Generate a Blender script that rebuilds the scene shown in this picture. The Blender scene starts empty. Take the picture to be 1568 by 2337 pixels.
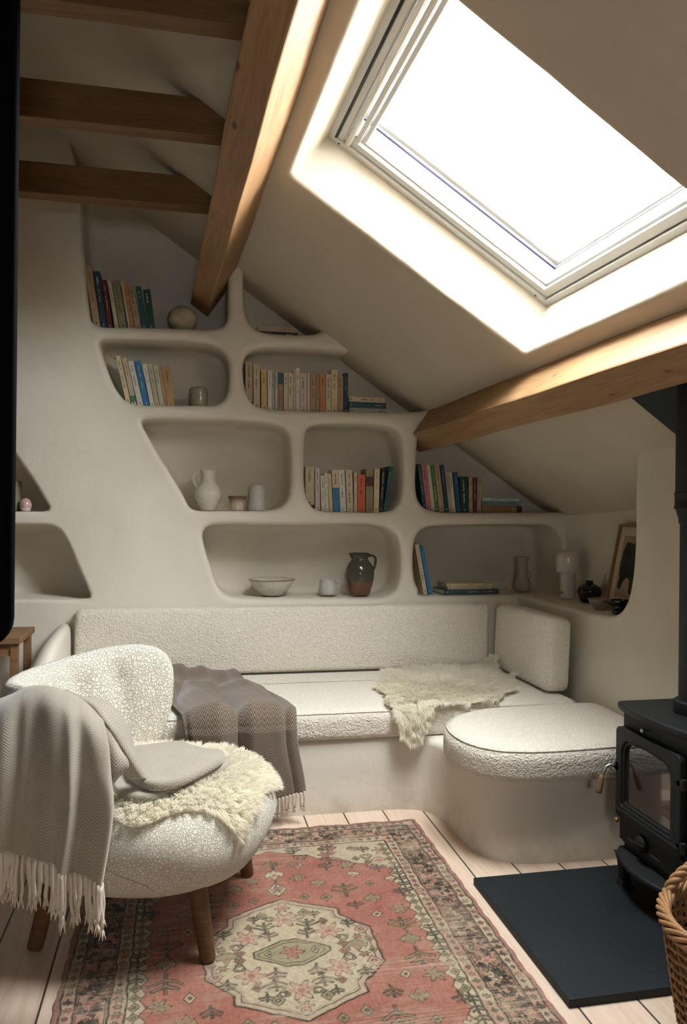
import bpy, bmesh, math, random
import numpy as np
from mathutils import Vector, Matrix
from mathutils.geometry import delaunay_2d_cdt
from mathutils.bvhtree import BVHTree
random.seed(7); rng = np.random.default_rng(11)
C = bpy.context.scene.collection
sc = bpy.context.scene

# ---------------- camera ----------------
FPX, CX, CY, EYE = 1760.0, 784.0, 1168.5, 1.35
YAW, ROLL = math.radians(11.6), 0.010
fw = np.array([math.sin(YAW), math.cos(YAW), 0.0])
_r0 = np.array([math.cos(YAW), -math.sin(YAW), 0.0]); _u0 = np.array([0, 0, 1.0])
rt = math.cos(ROLL)*_r0 + math.sin(ROLL)*_u0
up = -math.sin(ROLL)*_r0 + math.cos(ROLL)*_u0
OC = np.array([0, 0, EYE])
cam = bpy.data.cameras.new('camera'); camo = bpy.data.objects.new('camera', cam); C.objects.link(camo)
cam.sensor_fit = 'HORIZONTAL'; cam.sensor_width = 36.0; cam.lens = 36.0*FPX/1568.0
cam.clip_start = 0.05
camo.matrix_world = Matrix(((rt[0], up[0], -fw[0], OC[0]), (rt[1], up[1], -fw[1], OC[1]), (rt[2], up[2], -fw[2], OC[2]), (0, 0, 0, 1)))
sc.camera = camo

# ---------------- light and exposure ----------------
sc.view_settings.view_transform = 'Standard'; sc.view_settings.look = 'None'
sc.view_settings.gamma = 1.0; sc.view_settings.exposure = 0.0; sc.view_settings.use_curve_mapping = False
SKY = 43.0
FILL_WIN = (-.2, .25, 1.25, 1.75)      # unseen fill window added in the wall behind the camera: x0, x1, z0, z1
w = bpy.data.worlds.new('sky'); sc.world = w; w.use_nodes = True
w.node_tree.nodes['Background'].inputs['Color'].default_value = (0.93, 0.97, 1.0, 1)
w.node_tree.nodes['Background'].inputs['Strength'].default_value = SKY

# ---------------- measuring helpers: pixel of the photograph -> point on a plane of the room ----------------
def ray(px, py): return fw + rt*(px-CX)/FPX - up*(py-CY)/FPX
def onp(px, py, n, d):
    n = np.asarray(n, float); r = ray(px, py); return OC + (d-n@OC)/(n@r)*r
def atX(px, py, x): return onp(px, py, (1, 0, 0), x)
def atY(px, py, y): return onp(px, py, (0, 1, 0), y)
def atZ(px, py, z): return onp(px, py, (0, 0, 1), z)
def dep(p): return float((np.asarray(p)-OC)@fw)

# ---------------- object helpers ----------------
def obj(name, me, mat=None, parent=None):
    o = bpy.data.objects.new(name, me); C.objects.link(o)
    if mat is not None and len(me.materials) == 0: me.materials.append(mat)
    if parent is not None: o.parent = parent
    return o
def thing(name, label, cat, loc=(0, 0, 0), rot=(0, 0, 0), group=None):
    o = bpy.data.objects.new(name, None); C.objects.link(o); o.empty_display_size = 0.05
    o.location = loc; o.rotation_euler = rot
    return tag(o, label, cat, group)
def tag(o, label, cat, group=None):
    o['label'] = label; o['category'] = cat
    if group: o['group'] = group
    return o
def struct(o): o['kind'] = 'structure'; return o
def mesh(verts, faces, smooth=True, name='m'):
    me = bpy.data.meshes.new(name); me.from_pydata([tuple(map(float, v)) for v in verts], [], faces)
    me.update()
    if smooth: me.polygons.foreach_set('use_smooth', [True]*len(me.polygons))
    return me
class MB:
    def __init__(s): s.v = []; s.f = []
    def add(s, verts, faces):
        b = len(s.v); s.v += [tuple(map(float, v)) for v in verts]; s.f += [[i+b for i in f] for f in faces]
    def box(s, c, d, ax=None):
        ax = np.eye(3) if ax is None else np.asarray(ax, float); c = np.asarray(c, float)
        vs = [c + ax[0]*d[0]/2*i + ax[1]*d[1]/2*j + ax[2]*d[2]/2*k for i in (-1, 1) for j in (-1, 1) for k in (-1, 1)]
        s.add(vs, [[0, 1, 3, 2], [4, 6, 7, 5], [0, 4, 5, 1], [2, 3, 7, 6], [0, 2, 6, 4], [1, 5, 7, 3]])
    def box0(s, a, b): s.box([(a[i]+b[i])/2 for i in range(3)], [b[i]-a[i] for i in range(3)])
    def tube(s, pts, r, n=8, cap=True):
        pts = [np.asarray(p, float) for p in pts]; m = len(pts)
        rs = r if hasattr(r, '__len__') else [r]*m
        t = [pts[min(i+1, m-1)]-pts[max(i-1, 0)] for i in range(m)]; t = [a/(np.linalg.norm(a)+1e-12) for a in t]
        ref = np.array([0, 0, 1.0]) if abs(t[0][2]) < .9 else np.array([1.0, 0, 0])
        a = np.cross(t[0], ref); a /= np.linalg.norm(a); vs = []; fs = []
        for i in range(m):
            a = a - t[i]*(a@t[i]); a /= np.linalg.norm(a); b = np.cross(t[i], a)
            for k in range(n):
                th = 2*math.pi*k/n; vs.append(pts[i] + (a*math.cos(th)+b*math.sin(th))*rs[i])
        for i in range(m-1):
            for k in range(n):
                k2 = (k+1) % n; fs.append([i*n+k, i*n+k2, (i+1)*n+k2, (i+1)*n+k])
        if cap: fs.append(list(range(n))[::-1]); fs.append([(m-1)*n+k for k in range(n)])
        s.add(vs, fs)
    def lathe(s, prof, c=(0, 0, 0), n=40, wob=0.0, close=True):
        vs = []; fs = []; m = len(prof)
        for i, (r, z) in enumerate(prof):
            for k in range(n):
                th = 2*math.pi*k/n; rr = r*(1+wob*math.sin(2*th+1)+wob*.6*math.sin(3*th+z*30))
                vs.append((c[0]+rr*math.cos(th), c[1]+rr*math.sin(th), c[2]+z))
        for i in range(m-1):
            for k in range(n):
                k2 = (k+1) % n; fs.append([i*n+k, i*n+k2, (i+1)*n+k2, (i+1)*n+k])
        if close: fs.append(list(range(n))[::-1]); fs.append([(m-1)*n+k for k in range(n)])
        s.add(vs, fs)
    def build(s, name, mat, parent=None, smooth=True, bevel=0, bseg=2, sub=0, auto=None):
        me = mesh(s.v, s.f, smooth, name); o = obj(name, me, mat, parent)
        if bevel:
            b = o.modifiers.new('bevel', 'BEVEL'); b.width = bevel; b.segments = bseg; b.limit_method = 'ANGLE'; b.angle_limit = math.radians(35); b.harden_normals = False
        if sub:
            b = o.modifiers.new('sub', 'SUBSURF'); b.levels = sub; b.render_levels = sub
        if auto is not None:
            me.set_sharp_from_angle(angle=math.radians(auto))
        return o
def spline(pts, n, closed=False):
    """Catmull-Rom through pts, resampled to n points of even spacing"""
    P = np.asarray(pts, float); m = len(P); out = []
    rngi = range(m) if closed else range(m-1)
    for i in rngi:
        p0, p1, p2, p3 = (P[(i-1) % m], P[i], P[(i+1) % m], P[(i+2) % m]) if closed else (P[max(i-1, 0)], P[i], P[i+1], P[min(i+2, m-1)])
        # centripetal-ish: shorten tangents by segment length
        d01 = np.linalg.norm(p1-p0)+1e-9; d12 = np.linalg.norm(p2-p1)+1e-9; d23 = np.linalg.norm(p3-p2)+1e-9
        a, b, c = d01**.5, d12**.5, d23**.5
        m1 = (p2-p1) + b*((p1-p0)/a - (p2-p0)/(a+b)) if d01 > 1e-8 else (p2-p1)
        m2 = (p2-p1) + b*((p3-p2)/c - (p3-p1)/(b+c)) if d23 > 1e-8 else (p2-p1)
        for k in range(24):
            t = k/24.; out.append((2*t**3-3*t*t+1)*p1 + (t**3-2*t*t+t)*m1 + (-2*t**3+3*t*t)*p2 + (t**3-t*t)*m2)
    out.append(P[0] if closed else P[-1]); out = np.array(out)
    L = np.concatenate([[0], np.cumsum(np.linalg.norm(np.diff(out, axis=0), axis=1))])
    q = np.linspace(0, L[-1], n+1)[:-1] if closed else np.linspace(0, L[-1], n)
    return np.stack([np.interp(q, L, out[:, j]) for j in range(out.shape[1])], 1)
def area2(P): x, y = P[:, 0], P[:, 1]; return .5*np.sum(x*np.roll(y, -1)-np.roll(x, -1)*y)
def offs(P, d):
    """offset a counter-clockwise closed loop outwards by d"""
    t = np.roll(P, -1, 0)-np.roll(P, 1, 0); t /= (np.linalg.norm(t, axis=1, keepdims=True)+1e-12)
    return P + np.stack([t[:, 1], -t[:, 0]], 1)*d
def inside(P, q):
    x, y = q; n = len(P); r = False; j = n-1
    for i in range(n):
        if (P[i][1] > y) != (P[j][1] > y) and x < (P[j][0]-P[i][0])*(y-P[i][1])/(P[j][1]-P[i][1])+P[i][0]: r = not r
        j = i
    return r
def cdt(outer, holes, inner_pts=()):
    vs = []; es = []
    for lp in [outer]+list(holes):
        b = len(vs); n = len(lp); vs += [Vector((float(p[0]), float(p[1]))) for p in lp]; es += [(b+i, b+(i+1) % n) for i in range(n)]
    vs += [Vector((float(p[0]), float(p[1]))) for p in inner_pts]
    ov, oe, of, _, _, _ = delaunay_2d_cdt(vs, es, [], 0, 1e-6)
    fs = []
    for f in of:
        c = (ov[f[0]]+ov[f[1]]+ov[f[2]])/3
        if inside(outer, c) and not any(inside(h, c) for h in holes): fs.append(list(f))
    return [tuple(v) for v in ov], fs
def slab(outline, z0, z1, r, M=None, nseg=5, dome=0.0, rb=None, concave=False):
    """cushion-like prism from a closed 2D outline with rounded top and bottom edges; M maps (x,y,z) to world"""
    P = np.asarray(outline, float)
    if area2(P) < 0: P = P[::-1]
    rb = r if rb is None else rb
    loops = []
    for k in range(nseg+1):
        a = math.pi/2*k/nseg; loops.append((offs(P, -rb*(1-math.sin(a))), z0+rb*(1-math.cos(a))))
    mid = 3
    for k in range(1, mid): loops.append((P, z0+rb+(z1-r-z0-rb)*k/mid))
    for k in range(nseg+1):
        a = math.pi/2*k/nseg; loops.append((offs(P, -r*(1-math.cos(a))), z1-r+r*math.sin(a)))
    n = len(P); vs = []; fs = []
    for lp, z in loops: vs += [(p[0], p[1], z) for p in lp]
    for i in range(len(loops)-1):
        for k in range(n):
            k2 = (k+1) % n; fs.append([i*n+k, i*n+k2, (i+1)*n+k2, (i+1)*n+k])
    fs.append(list(range(n))[::-1])
    # top: shrink towards the middle with a slight dome
    cen = loops[-1][0].mean(0); prev = (len(loops)-1)*n
    if concave:
        cv, cf = cdt(loops[-1][0], []); b = len(vs); vs += [(p[0], p[1], z1) for p in cv]; fs += [[i+b for i in f] for f in cf]
        return ([M(*v) for v in vs] if M else vs), fs
    for s_ in (.93, .82, .62, .35):
        b = len(vs); zz = z1+dome*(1-s_**2)
        for p in loops[-1][0]:
            q = cen+(p-cen)*s_; vs.append((q[0], q[1], zz))
        for k in range(n):
            k2 = (k+1) % n; fs.append([prev+k, prev+k2, b+k2, b+k])
        prev = b
    fs.append([prev+k for k in range(n)])
    if M is not None: vs = [M(*v) for v in vs]
    return vs, fs
def rrect(x0, y0, x1, y1, r, step=.03):
    rs = r if hasattr(r, '__len__') else [r]*4   # corners: (x0,y0),(x1,y0),(x1,y1),(x0,y1)
    cs = [(x0+rs[0], y0+rs[0], math.pi, rs[0]), (x1-rs[1], y0+rs[1], 1.5*math.pi, rs[1]), (x1-rs[2], y1-rs[2], 0, rs[2]), (x0+rs[3], y1-rs[3], .5*math.pi, rs[3])]
    out = []
    for cx_, cy_, a0, q in cs:
        for k in range(7):
            a = a0+math.pi/2*k/6; out.append((cx_+q*math.cos(a), cy_+q*math.sin(a)))
    P = np.array(out); res = []
    for i in range(len(P)):
        a, b = P[i], P[(i+1) % len(P)]; m = max(1, int(np.linalg.norm(b-a)/step))
        for k in range(m): res.append(a+(b-a)*k/m)
    return np.array(res)

# ---------------- materials ----------------
def nmat(name):
    m = bpy.data.materials.new(name); m.use_nodes = True; nt = m.node_tree; b = nt.nodes['Principled BSDF']; return m, nt, b
def N(nt, typ, **kw):
    n = nt.nodes.new(typ)
    for k, v in kw.items():
        if k in n.inputs: n.inputs[k].default_value = v
        else: setattr(n, k, v)
    return n
def lk(nt, a, b): nt.links.new(a, b)
def ramp(nt, fac, stops, interp='LINEAR'):
    r = nt.nodes.new('ShaderNodeValToRGB'); r.color_ramp.interpolation = interp; e = r.color_ramp.elements
    while len(e) < len(stops): e.new(0.5)
    for i, (p, c) in enumerate(stops): e[i].position = p; e[i].color = (*c, 1) if len(c) == 3 else c
    lk(nt, fac, r.inputs['Fac']); return r
def bump(nt, b, h, strength=.3, dist=.01, prev=None):
    n = N(nt, 'ShaderNodeBump'); n.inputs['Strength'].default_value = strength; n.inputs['Distance'].default_value = dist
    lk(nt, h, n.inputs['Height'])
    if prev is not None: lk(nt, prev.outputs[0], n.inputs['Normal'])
    lk(nt, n.outputs[0], b.inputs['Normal']); return n
def flat(name, col, rough=.5, metal=0.0, spec=.5, coat=0, var=.12, vscale=8, bmp=0, bscale=60):
    m, nt, b = nmat(name); b.inputs['Roughness'].default_value = rough; b.inputs['Metallic'].default_value = metal
    b.inputs['Specular IOR Level'].default_value = spec; b.inputs['Coat Weight'].default_value = coat
    tc = N(nt, 'ShaderNodeTexCoord'); n = N(nt, 'ShaderNodeTexNoise', Scale=float(vscale), Detail=5.0); lk(nt, tc.outputs['Object'], n.inputs['Vector'])
    c = np.array(col); r = ramp(nt, n.outputs['Fac'], [(.3, tuple(c*(1-var))), (.7, tuple(np.minimum(c*(1+var), 1)))]); lk(nt, r.outputs[0], b.inputs['Base Color'])
    if bmp:
        n2 = N(nt, 'ShaderNodeTexNoise', Scale=float(bscale), Detail=4.0); lk(nt, tc.outputs['Object'], n2.inputs['Vector']); bump(nt, b, n2.outputs['Fac'], bmp, .004)
    return m
def plaster(name, c1, c2, dirt=0.0):
    m, nt, b = nmat(name); b.inputs['Roughness'].default_value = .78; b.inputs['Specular IOR Level'].default_value = .25
    g = N(nt, 'ShaderNodeNewGeometry')
    n1 = N(nt, 'ShaderNodeTexNoise', Scale=1.7, Detail=6.0, Roughness=.6, Distortion=.6); lk(nt, g.outputs['Position'], n1.inputs['Vector'])
    r = ramp(nt, n1.outputs['Fac'], [(.3, c1), (.68, c2)])
    out = r.outputs[0]
    if dirt:
        n3 = N(nt, 'ShaderNodeTexNoise', Scale=5.0, Detail=8.0, Roughness=.65); lk(nt, g.outputs['Position'], n3.inputs['Vector'])
        sx = N(nt, 'ShaderNodeSeparateXYZ'); lk(nt, g.outputs['Position'], sx.inputs[0])
        mr = N(nt, 'ShaderNodeMapRange'); lk(nt, sx.outputs['Z'], mr.inputs[0]); mr.inputs[1].default_value = 0.0; mr.inputs[2].default_value = .22; mr.inputs[3].default_value = .38; mr.inputs[4].default_value = 0
        mu = N(nt, 'ShaderNodeMath', operation='MULTIPLY'); r3 = ramp(nt, n3.outputs['Fac'], [(.45, (0, 0, 0)), (.62, (1, 1, 1))])
        lk(nt, r3.outputs[0], mu.inputs[0]); lk(nt, mr.outputs[0], mu.inputs[1])
        mx = N(nt, 'ShaderNodeMix', data_type='RGBA'); lk(nt, mu.outputs[0], mx.inputs[0]); lk(nt, out, mx.inputs[6]); mx.inputs[7].default_value = (.33, .27, .2, 1); out = mx.outputs[2]
    lk(nt, out, b.inputs['Base Color'])
    n2 = N(nt, 'ShaderNodeTexNoise', Scale=9.0, Detail=7.0, Roughness=.55); lk(nt, g.outputs['Position'], n2.inputs['Vector'])
    b1 = bump(nt, b, n2.outputs['Fac'], .30, .012)
    n4 = N(nt, 'ShaderNodeTexNoise', Scale=140.0, Detail=3.0); lk(nt, g.outputs['Position'], n4.inputs['Vector']); bump(nt, b, n4.outputs['Fac'], .12, .002, b1)
    return m
def wood(name, c1, c2, scale=1.0, rough=.55, knots=True):
    """grain runs along the object's own X axis"""
    m, nt, b = nmat(name); b.inputs['Roughness'].default_value = rough; b.inputs['Specular IOR Level'].default_value = .35
    tc = N(nt, 'ShaderNodeTexCoord'); mp = N(nt, 'ShaderNodeMapping'); mp.inputs['Scale'].default_value = (1.2*scale, 14*scale, 14*scale); lk(nt, tc.outputs['Object'], mp.inputs[0])
    n1 = N(nt, 'ShaderNodeTexNoise', Scale=2.2, Detail=8.0, Roughness=.62, Distortion=1.4); lk(nt, mp.outputs[0], n1.inputs['Vector'])
    r = ramp(nt, n1.outputs['Fac'], [(.28, c1), (.5, tuple((np.array(c1)+np.array(c2))/2)), (.72, c2)])
    n2 = N(nt, 'ShaderNodeTexNoise', Scale=1.3*scale, Detail=3.0); lk(nt, tc.outputs['Object'], n2.inputs['Vector'])
    mx = N(nt, 'ShaderNodeMix', data_type='RGBA', blend_type='MULTIPLY'); r2 = ramp(nt, n2.outputs['Fac'], [(.3, (.78, .75, .72)), (.65, (1, 1, 1))])
    mx.inputs[0].default_value = 1; lk(nt, r.outputs[0], mx.inputs[6]); lk(nt, r2.outputs[0], mx.inputs[7]); out = mx.outputs[2]
    if knots:
        mk = N(nt, 'ShaderNodeMapping'); mk.inputs['Scale'].default_value = (2.2, 5, 5); lk(nt, tc.outputs['Object'], mk.inputs[0])
        v = N(nt, 'ShaderNodeTexVoronoi', Scale=1.3); lk(nt, mk.outputs[0], v.inputs['Vector'])
        rk = ramp(nt, v.outputs['Distance'], [(.045, (.25, .16, .1)), (.09, (1, 1, 1))])
        m3 = N(nt, 'ShaderNodeMix', data_type='RGBA', blend_type='MULTIPLY'); m3.inputs[0].default_value = .8; lk(nt, out, m3.inputs[6]); lk(nt, rk.outputs[0], m3.inputs[7]); out = m3.outputs[2]
    lk(nt, out, b.inputs['Base Color']); bump(nt, b, n1.outputs['Fac'], .15, .004)
    return m
def boucle(name, c, scale=150, bs=.9, dist=.006, crack=False):
    m, nt, b = nmat(name); b.inputs['Roughness'].default_value = .95; b.inputs['Specular IOR Level'].default_value = .15
    b.inputs['Sheen Weight'].default_value = .25; b.inputs['Sheen Roughness'].default_value = .6
    tc = N(nt, 'ShaderNodeTexCoord'); nd = N(nt, 'ShaderNodeTexNoise', Scale=float(scale*.35 if not crack else scale*.9), Detail=2.0 if not crack else 4.0); lk(nt, tc.outputs['Object'], nd.inputs['Vector'])
    vm = N(nt, 'ShaderNodeMix', data_type='VECTOR'); vm.inputs[0].default_value = .035 if not crack else .016
    lk(nt, tc.outputs['Object'], vm.inputs[4]); lk(nt, nd.outputs['Color'], vm.inputs[5])
    v = N(nt, 'ShaderNodeTexVoronoi', Scale=float(scale), feature='SMOOTH_F1' if not crack else 'DISTANCE_TO_EDGE'); lk(nt, vm.outputs[1], v.inputs['Vector'])
    c = np.array(c)
    if crack:
        r = ramp(nt, v.outputs['Distance'], [(.0, tuple(c*.68)), (.06, tuple(c*.96)), (.3, tuple(c))]); inv = N(nt, 'ShaderNodeMath', operation='MINIMUM'); lk(nt, v.outputs['Distance'], inv.inputs[0]); inv.inputs[1].default_value = .16; h = inv.outputs[0]
        bs2 = bs
    else:
        r = ramp(nt, v.outputs['Distance'], [(.1, tuple(np.minimum(c*1.05, 1))), (.75, tuple(c*.86))]); inv = N(nt, 'ShaderNodeMath', operation='SUBTRACT'); inv.inputs[0].default_value = 1; lk(nt, v.outputs['Distance'], inv.inputs[1]); h = inv.outputs[0]; bs2 = bs
    lk(nt, r.outputs[0], b.inputs['Base Color']); b1 = bump(nt, b, h, bs2, dist)
    n2 = N(nt, 'ShaderNodeTexNoise', Scale=float(scale*3), Detail=3.0); lk(nt, tc.outputs['Object'], n2.inputs['Vector']); bump(nt, b, n2.outputs['Fac'], .35, .002, b1)
    return m
def herring(name, ca, cb, pitch=.014, rep=110, contrast=1.0, rough=.95):
    """woven herringbone; uses the UV map in metres"""
    m, nt, b = nmat(name); b.inputs['Roughness'].default_value = rough; b.inputs['Specular IOR Level'].default_value = .1; b.inputs['Sheen Weight'].default_value = .4
    tc = N(nt, 'ShaderNodeTexCoord'); sp = N(nt, 'ShaderNodeSeparateXYZ'); lk(nt, tc.outputs['UV'], sp.inputs[0])
    pp = N(nt, 'ShaderNodeMath', operation='PINGPONG'); lk(nt, sp.outputs['X'], pp.inputs[0]); pp.inputs[1].default_value = pitch
    ad = N(nt, 'ShaderNodeMath', operation='MULTIPLY_ADD'); lk(nt, pp.outputs[0], ad.inputs[0]); ad.inputs[1].default_value = 1.25; lk(nt, sp.outputs['Y'], ad.inputs[2])
    ns = N(nt, 'ShaderNodeTexNoise', Scale=60.0); lk(nt, tc.outputs['UV'], ns.inputs['Vector'])
    a2 = N(nt, 'ShaderNodeMath', operation='MULTIPLY_ADD'); lk(nt, ns.outputs['Fac'], a2.inputs[0]); a2.inputs[1].default_value = .003; lk(nt, ad.outputs[0], a2.inputs[2])
    mu = N(nt, 'ShaderNodeMath', operation='MULTIPLY'); lk(nt, a2.outputs[0], mu.inputs[0]); mu.inputs[1].default_value = float(rep)*2*math.pi
    sn = N(nt, 'ShaderNodeMath', operation='SINE'); lk(nt, mu.outputs[0], sn.inputs[0])
    mr = N(nt, 'ShaderNodeMapRange'); lk(nt, sn.outputs[0], mr.inputs[0]); mr.inputs[1].default_value = -.6; mr.inputs[2].default_value = .6
    n2 = N(nt, 'ShaderNodeTexNoise', Scale=9.0, Detail=5.0); lk(nt, tc.outputs['UV'], n2.inputs['Vector'])
    mx = N(nt, 'ShaderNodeMix', data_type='RGBA'); lk(nt, mr.outputs[0], mx.inputs[0]); mx.inputs[6].default_value = (*ca, 1); mx.inputs[7].default_value = (*cb, 1)
    m2 = N(nt, 'ShaderNodeMix', data_type='RGBA', blend_type='MULTIPLY'); m2.inputs[0].default_value = .6; r2 = ramp(nt, n2.outputs['Fac'], [(.3, (.82, .82, .82)), (.7, (1, 1, 1))]); lk(nt, mx.outputs[2], m2.inputs[6]); lk(nt, r2.outputs[0], m2.inputs[7])
    lk(nt, m2.outputs[2], b.inputs['Base Color'])
    b1 = bump(nt, b, mr.outputs[0], .35*contrast, .0015); n3 = N(nt, 'ShaderNodeTexNoise', Scale=400.0, Detail=3.0); lk(nt, tc.outputs['UV'], n3.inputs['Vector']); bump(nt, b, n3.outputs['Fac'], .4, .0015, b1)
    return m

M_wall = plaster('plaster_wall', (.66, .605, .50), (.73, .675, .57))
M_bench = plaster('plaster_bench', (.70, .645, .545), (.77, .715, .615), dirt=1.0)
M_ceil = plaster('plaster_ceiling', (.49, .43, .335), (.55, .49, .39))  # kept darker than the wall plaster to imitate dimmer light under the slope
M_beam = wood('oak_beam', (.25, .135, .06), (.42, .25, .12))
M_joist = wood('oak_joist', (.14, .07, .025), (.24, .13, .05))
M_leg = wood('walnut_leg', (.10, .045, .02), (.19, .09, .04), scale=3, knots=False)
M_table = wood('stained_pine', (.19, .10, .045), (.33, .19, .09), scale=2)
M_white = flat('white_lacquer', (.60, .60, .57), rough=.35, var=.02)
M_dark = plaster('bounce_cutting_brown', (.10, .075, .055), (.13, .10, .07))  # dark tone made up for the unseen walls to cut bounced light
M_cush = boucle('cream_boucle', (.78, .715, .595), scale=125, bs=.8, dist=.008)
M_shear = boucle('shearling', (.80, .74, .61), scale=82, bs=1.0, dist=.016, crack=True)
M_shear2 = boucle('shearling_seat', (.80, .74, .61), scale=112, bs=1.0, dist=.013, crack=True)
M_fur = flat('fleece', (.96, .92, .81), rough=.9, spec=.1, var=.05, vscale=6)
nt = M_fur.node_tree; pb = nt.nodes['Principled BSDF']; tl = N(nt, 'ShaderNodeBsdfTranslucent'); mi = N(nt, 'ShaderNodeMixShader'); mi.inputs[0].default_value = .58
lk(nt, pb.inputs['Base Color'].links[0].from_socket, tl.inputs['Color']); lk(nt, pb.outputs[0], mi.inputs[1]); lk(nt, tl.outputs[0], mi.inputs[2]); lk(nt, mi.outputs[0], nt.nodes['Material Output'].inputs[0])
M_throw = herring('grey_herringbone', (.29, .25, .195), (.48, .43, .35), pitch=.016, rep=95)
M_throw2 = herring('brown_herringbone', (.085, .060, .043), (.27, .21, .155), pitch=.018, rep=80)
M_fr1 = flat('cream_yarn', (.66, .58, .47), rough=.9, var=.1, bmp=.5, bscale=400)
M_fr2 = flat('tan_yarn', (.68, .55, .41), rough=.9, var=.1, bmp=.5, bscale=400)
M_black = flat('cast_iron', (.0075, .0095, .0105), rough=.62, spec=.4, var=.2, bmp=.25, bscale=220)
M_slate = flat('dark_slate', (.0055, .0085, .0105), rough=.6, spec=.35, var=.25, vscale=5, bmp=.1)
nt = M_slate.node_tree; pb = nt.nodes['Principled BSDF']; src = pb.inputs['Base Color'].links[0].from_socket; tc = N(nt, 'ShaderNodeTexCoord'); vo = N(nt, 'ShaderNodeTexVoronoi', Scale=26.0); lk(nt, tc.outputs['Object'], vo.inputs['Vector']); sr = ramp(nt, vo.outputs['Distance'], [(.035, (1, 1, 1)), (.055, (0, 0, 0))]); mx = N(nt, 'ShaderNodeMix', data_type='RGBA'); lk(nt, sr.outputs[0], mx.inputs[0]); lk(nt, src, mx.inputs[6]); mx.inputs[7].default_value = (.16, .16, .15, 1); lk(nt, mx.outputs[2], pb.inputs['Base Color'])
M_navy = flat('navy_void', (.006, .013, .018), rough=.7, var=.1)
M_brass = flat('aged_brass', (.45, .32, .14), rough=.35, metal=1, var=.1)
M_steel = flat('steel', (.5, .5, .5), rough=.3, metal=1, var=.05)
# ---------------- the room shell ----------------
YF, XR, XK, XL, YN = 4.28, 1.94, 2.26, -2.2, -1.2      # back wall face, right wall face, knee wall, left wall, near wall
v_ = np.array([-.045, 1, -.015]); v_ /= np.linalg.norm(v_)
u_ = np.array([math.cos(math.radians(34.2)), 0, -math.sin(math.radians(34.2))]); u_ -= v_*(u_@v_); u_ /= np.linalg.norm(u_)
n_ = np.cross(u_, v_)
P0 = np.array([.24, YF, 2.715])
def RF(a, b, c=0.0): return P0 + u_*a + v_*b + n_*c          # roof frame: down the slope, along the ridge, outwards

# floor of pine planks running away from the camera
m, nt, b = nmat('pine_floor'); b.inputs['Roughness'].default_value = .5; b.inputs['Specular IOR Level'].default_value = .35
g = N(nt, 'ShaderNodeNewGeometry'); sp = N(nt, 'ShaderNodeSeparateXYZ'); lk(nt, g.outputs['Position'], sp.inputs[0])
a1 = N(nt, 'ShaderNodeMath', operation='MULTIPLY_ADD'); lk(nt, sp.outputs['X'], a1.inputs[0]); a1.inputs[1].default_value = 1/.18; a1.inputs[2].default_value = 10-1.068/.18
fr = N(nt, 'ShaderNodeMath', operation='FRACT'); lk(nt, a1.outputs[0], fr.inputs[0]); fl = N(nt, 'ShaderNodeMath', operation='FLOOR'); lk(nt, a1.outputs[0], fl.inputs[0])
pp = N(nt, 'ShaderNodeMath', operation='PINGPONG'); lk(nt, a1.outputs[0], pp.inputs[0]); pp.inputs[1].default_value = .5
gap = ramp(nt, pp.outputs[0], [(.010, (0, 0, 0)), (.022, (1, 1, 1))])
cb = N(nt, 'ShaderNodeCombineXYZ'); 
mx_ = N(nt, 'ShaderNodeMath', operation='MULTIPLY'); lk(nt, sp.outputs['X'], mx_.inputs[0]); mx_.inputs[1].default_value = 26; lk(nt, mx_.outputs[0], cb.inputs[0])
my_ = N(nt, 'ShaderNodeMath', operation='MULTIPLY'); lk(nt, sp.outputs['Y'], my_.inputs[0]); my_.inputs[1].default_value = 1.6; lk(nt, my_.outputs[0], cb.inputs[1])
mz_ = N(nt, 'ShaderNodeMath', operation='MULTIPLY'); lk(nt, fl.outputs[0], mz_.inputs[0]); mz_.inputs[1].default_value = 7.3; lk(nt, mz_.outputs[0], cb.inputs[2])
gn = N(nt, 'ShaderNodeTexNoise', Scale=1.6, Detail=7.0, Roughness=.6, Distortion=1.2); lk(nt, cb.outputs[0], gn.inputs['Vector'])
gr = ramp(nt, gn.outputs['Fac'], [(.28, (.60, .44, .32)), (.52, (.71, .55, .42)), (.75, (.76, .61, .48))])
wn = N(nt, 'ShaderNodeTexWhiteNoise', noise_dimensions='1D'); lk(nt, fl.outputs[0], wn.inputs['W'])
wr = ramp(nt, wn.outputs['Value'], [(0, (.88, .86, .84)), (1, (1, 1, 1))])
m1 = N(nt, 'ShaderNodeMix', data_type='RGBA', blend_type='MULTIPLY'); m1.inputs[0].default_value = 1; lk(nt, gr.outputs[0], m1.inputs[6]); lk(nt, wr.outputs[0], m1.inputs[7])
vk = N(nt, 'ShaderNodeTexVoronoi', Scale=1.0); mk = N(nt, 'ShaderNodeMapping'); mk.inputs['Scale'].default_value = (5.5, 3.0, 1); lk(nt, g.outputs['Position'], mk.inputs[0]); lk(nt, mk.outputs[0], vk.inputs['Vector'])
rk = ramp(nt, vk.outputs['Distance'], [(.03, (.45, .32, .22)), (.075, (1, 1, 1))])
m2 = N(nt, 'ShaderNodeMix', data_type='RGBA', blend_type='MULTIPLY'); m2.inputs[0].default_value = .9; lk(nt, m1.outputs[2], m2.inputs[6]); lk(nt, rk.outputs[0], m2.inputs[7])
m3 = N(nt, 'ShaderNodeMix', data_type='RGBA'); lk(nt, gap.outputs[0], m3.inputs[0]); m3.inputs[6].default_value = (.05, .035, .025, 1); lk(nt, m2.outputs[2], m3.inputs[7]); lk(nt, m3.outputs[2], b.inputs['Base Color'])
bump(nt, b, gap.outputs[0], .6, .004); M_floor = m
F = MB(); F.box0((XL-.1, YN-.1, -.08), (XK+.4, 4.9, 0)); struct(F.build('floor', M_floor, smooth=False))

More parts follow.
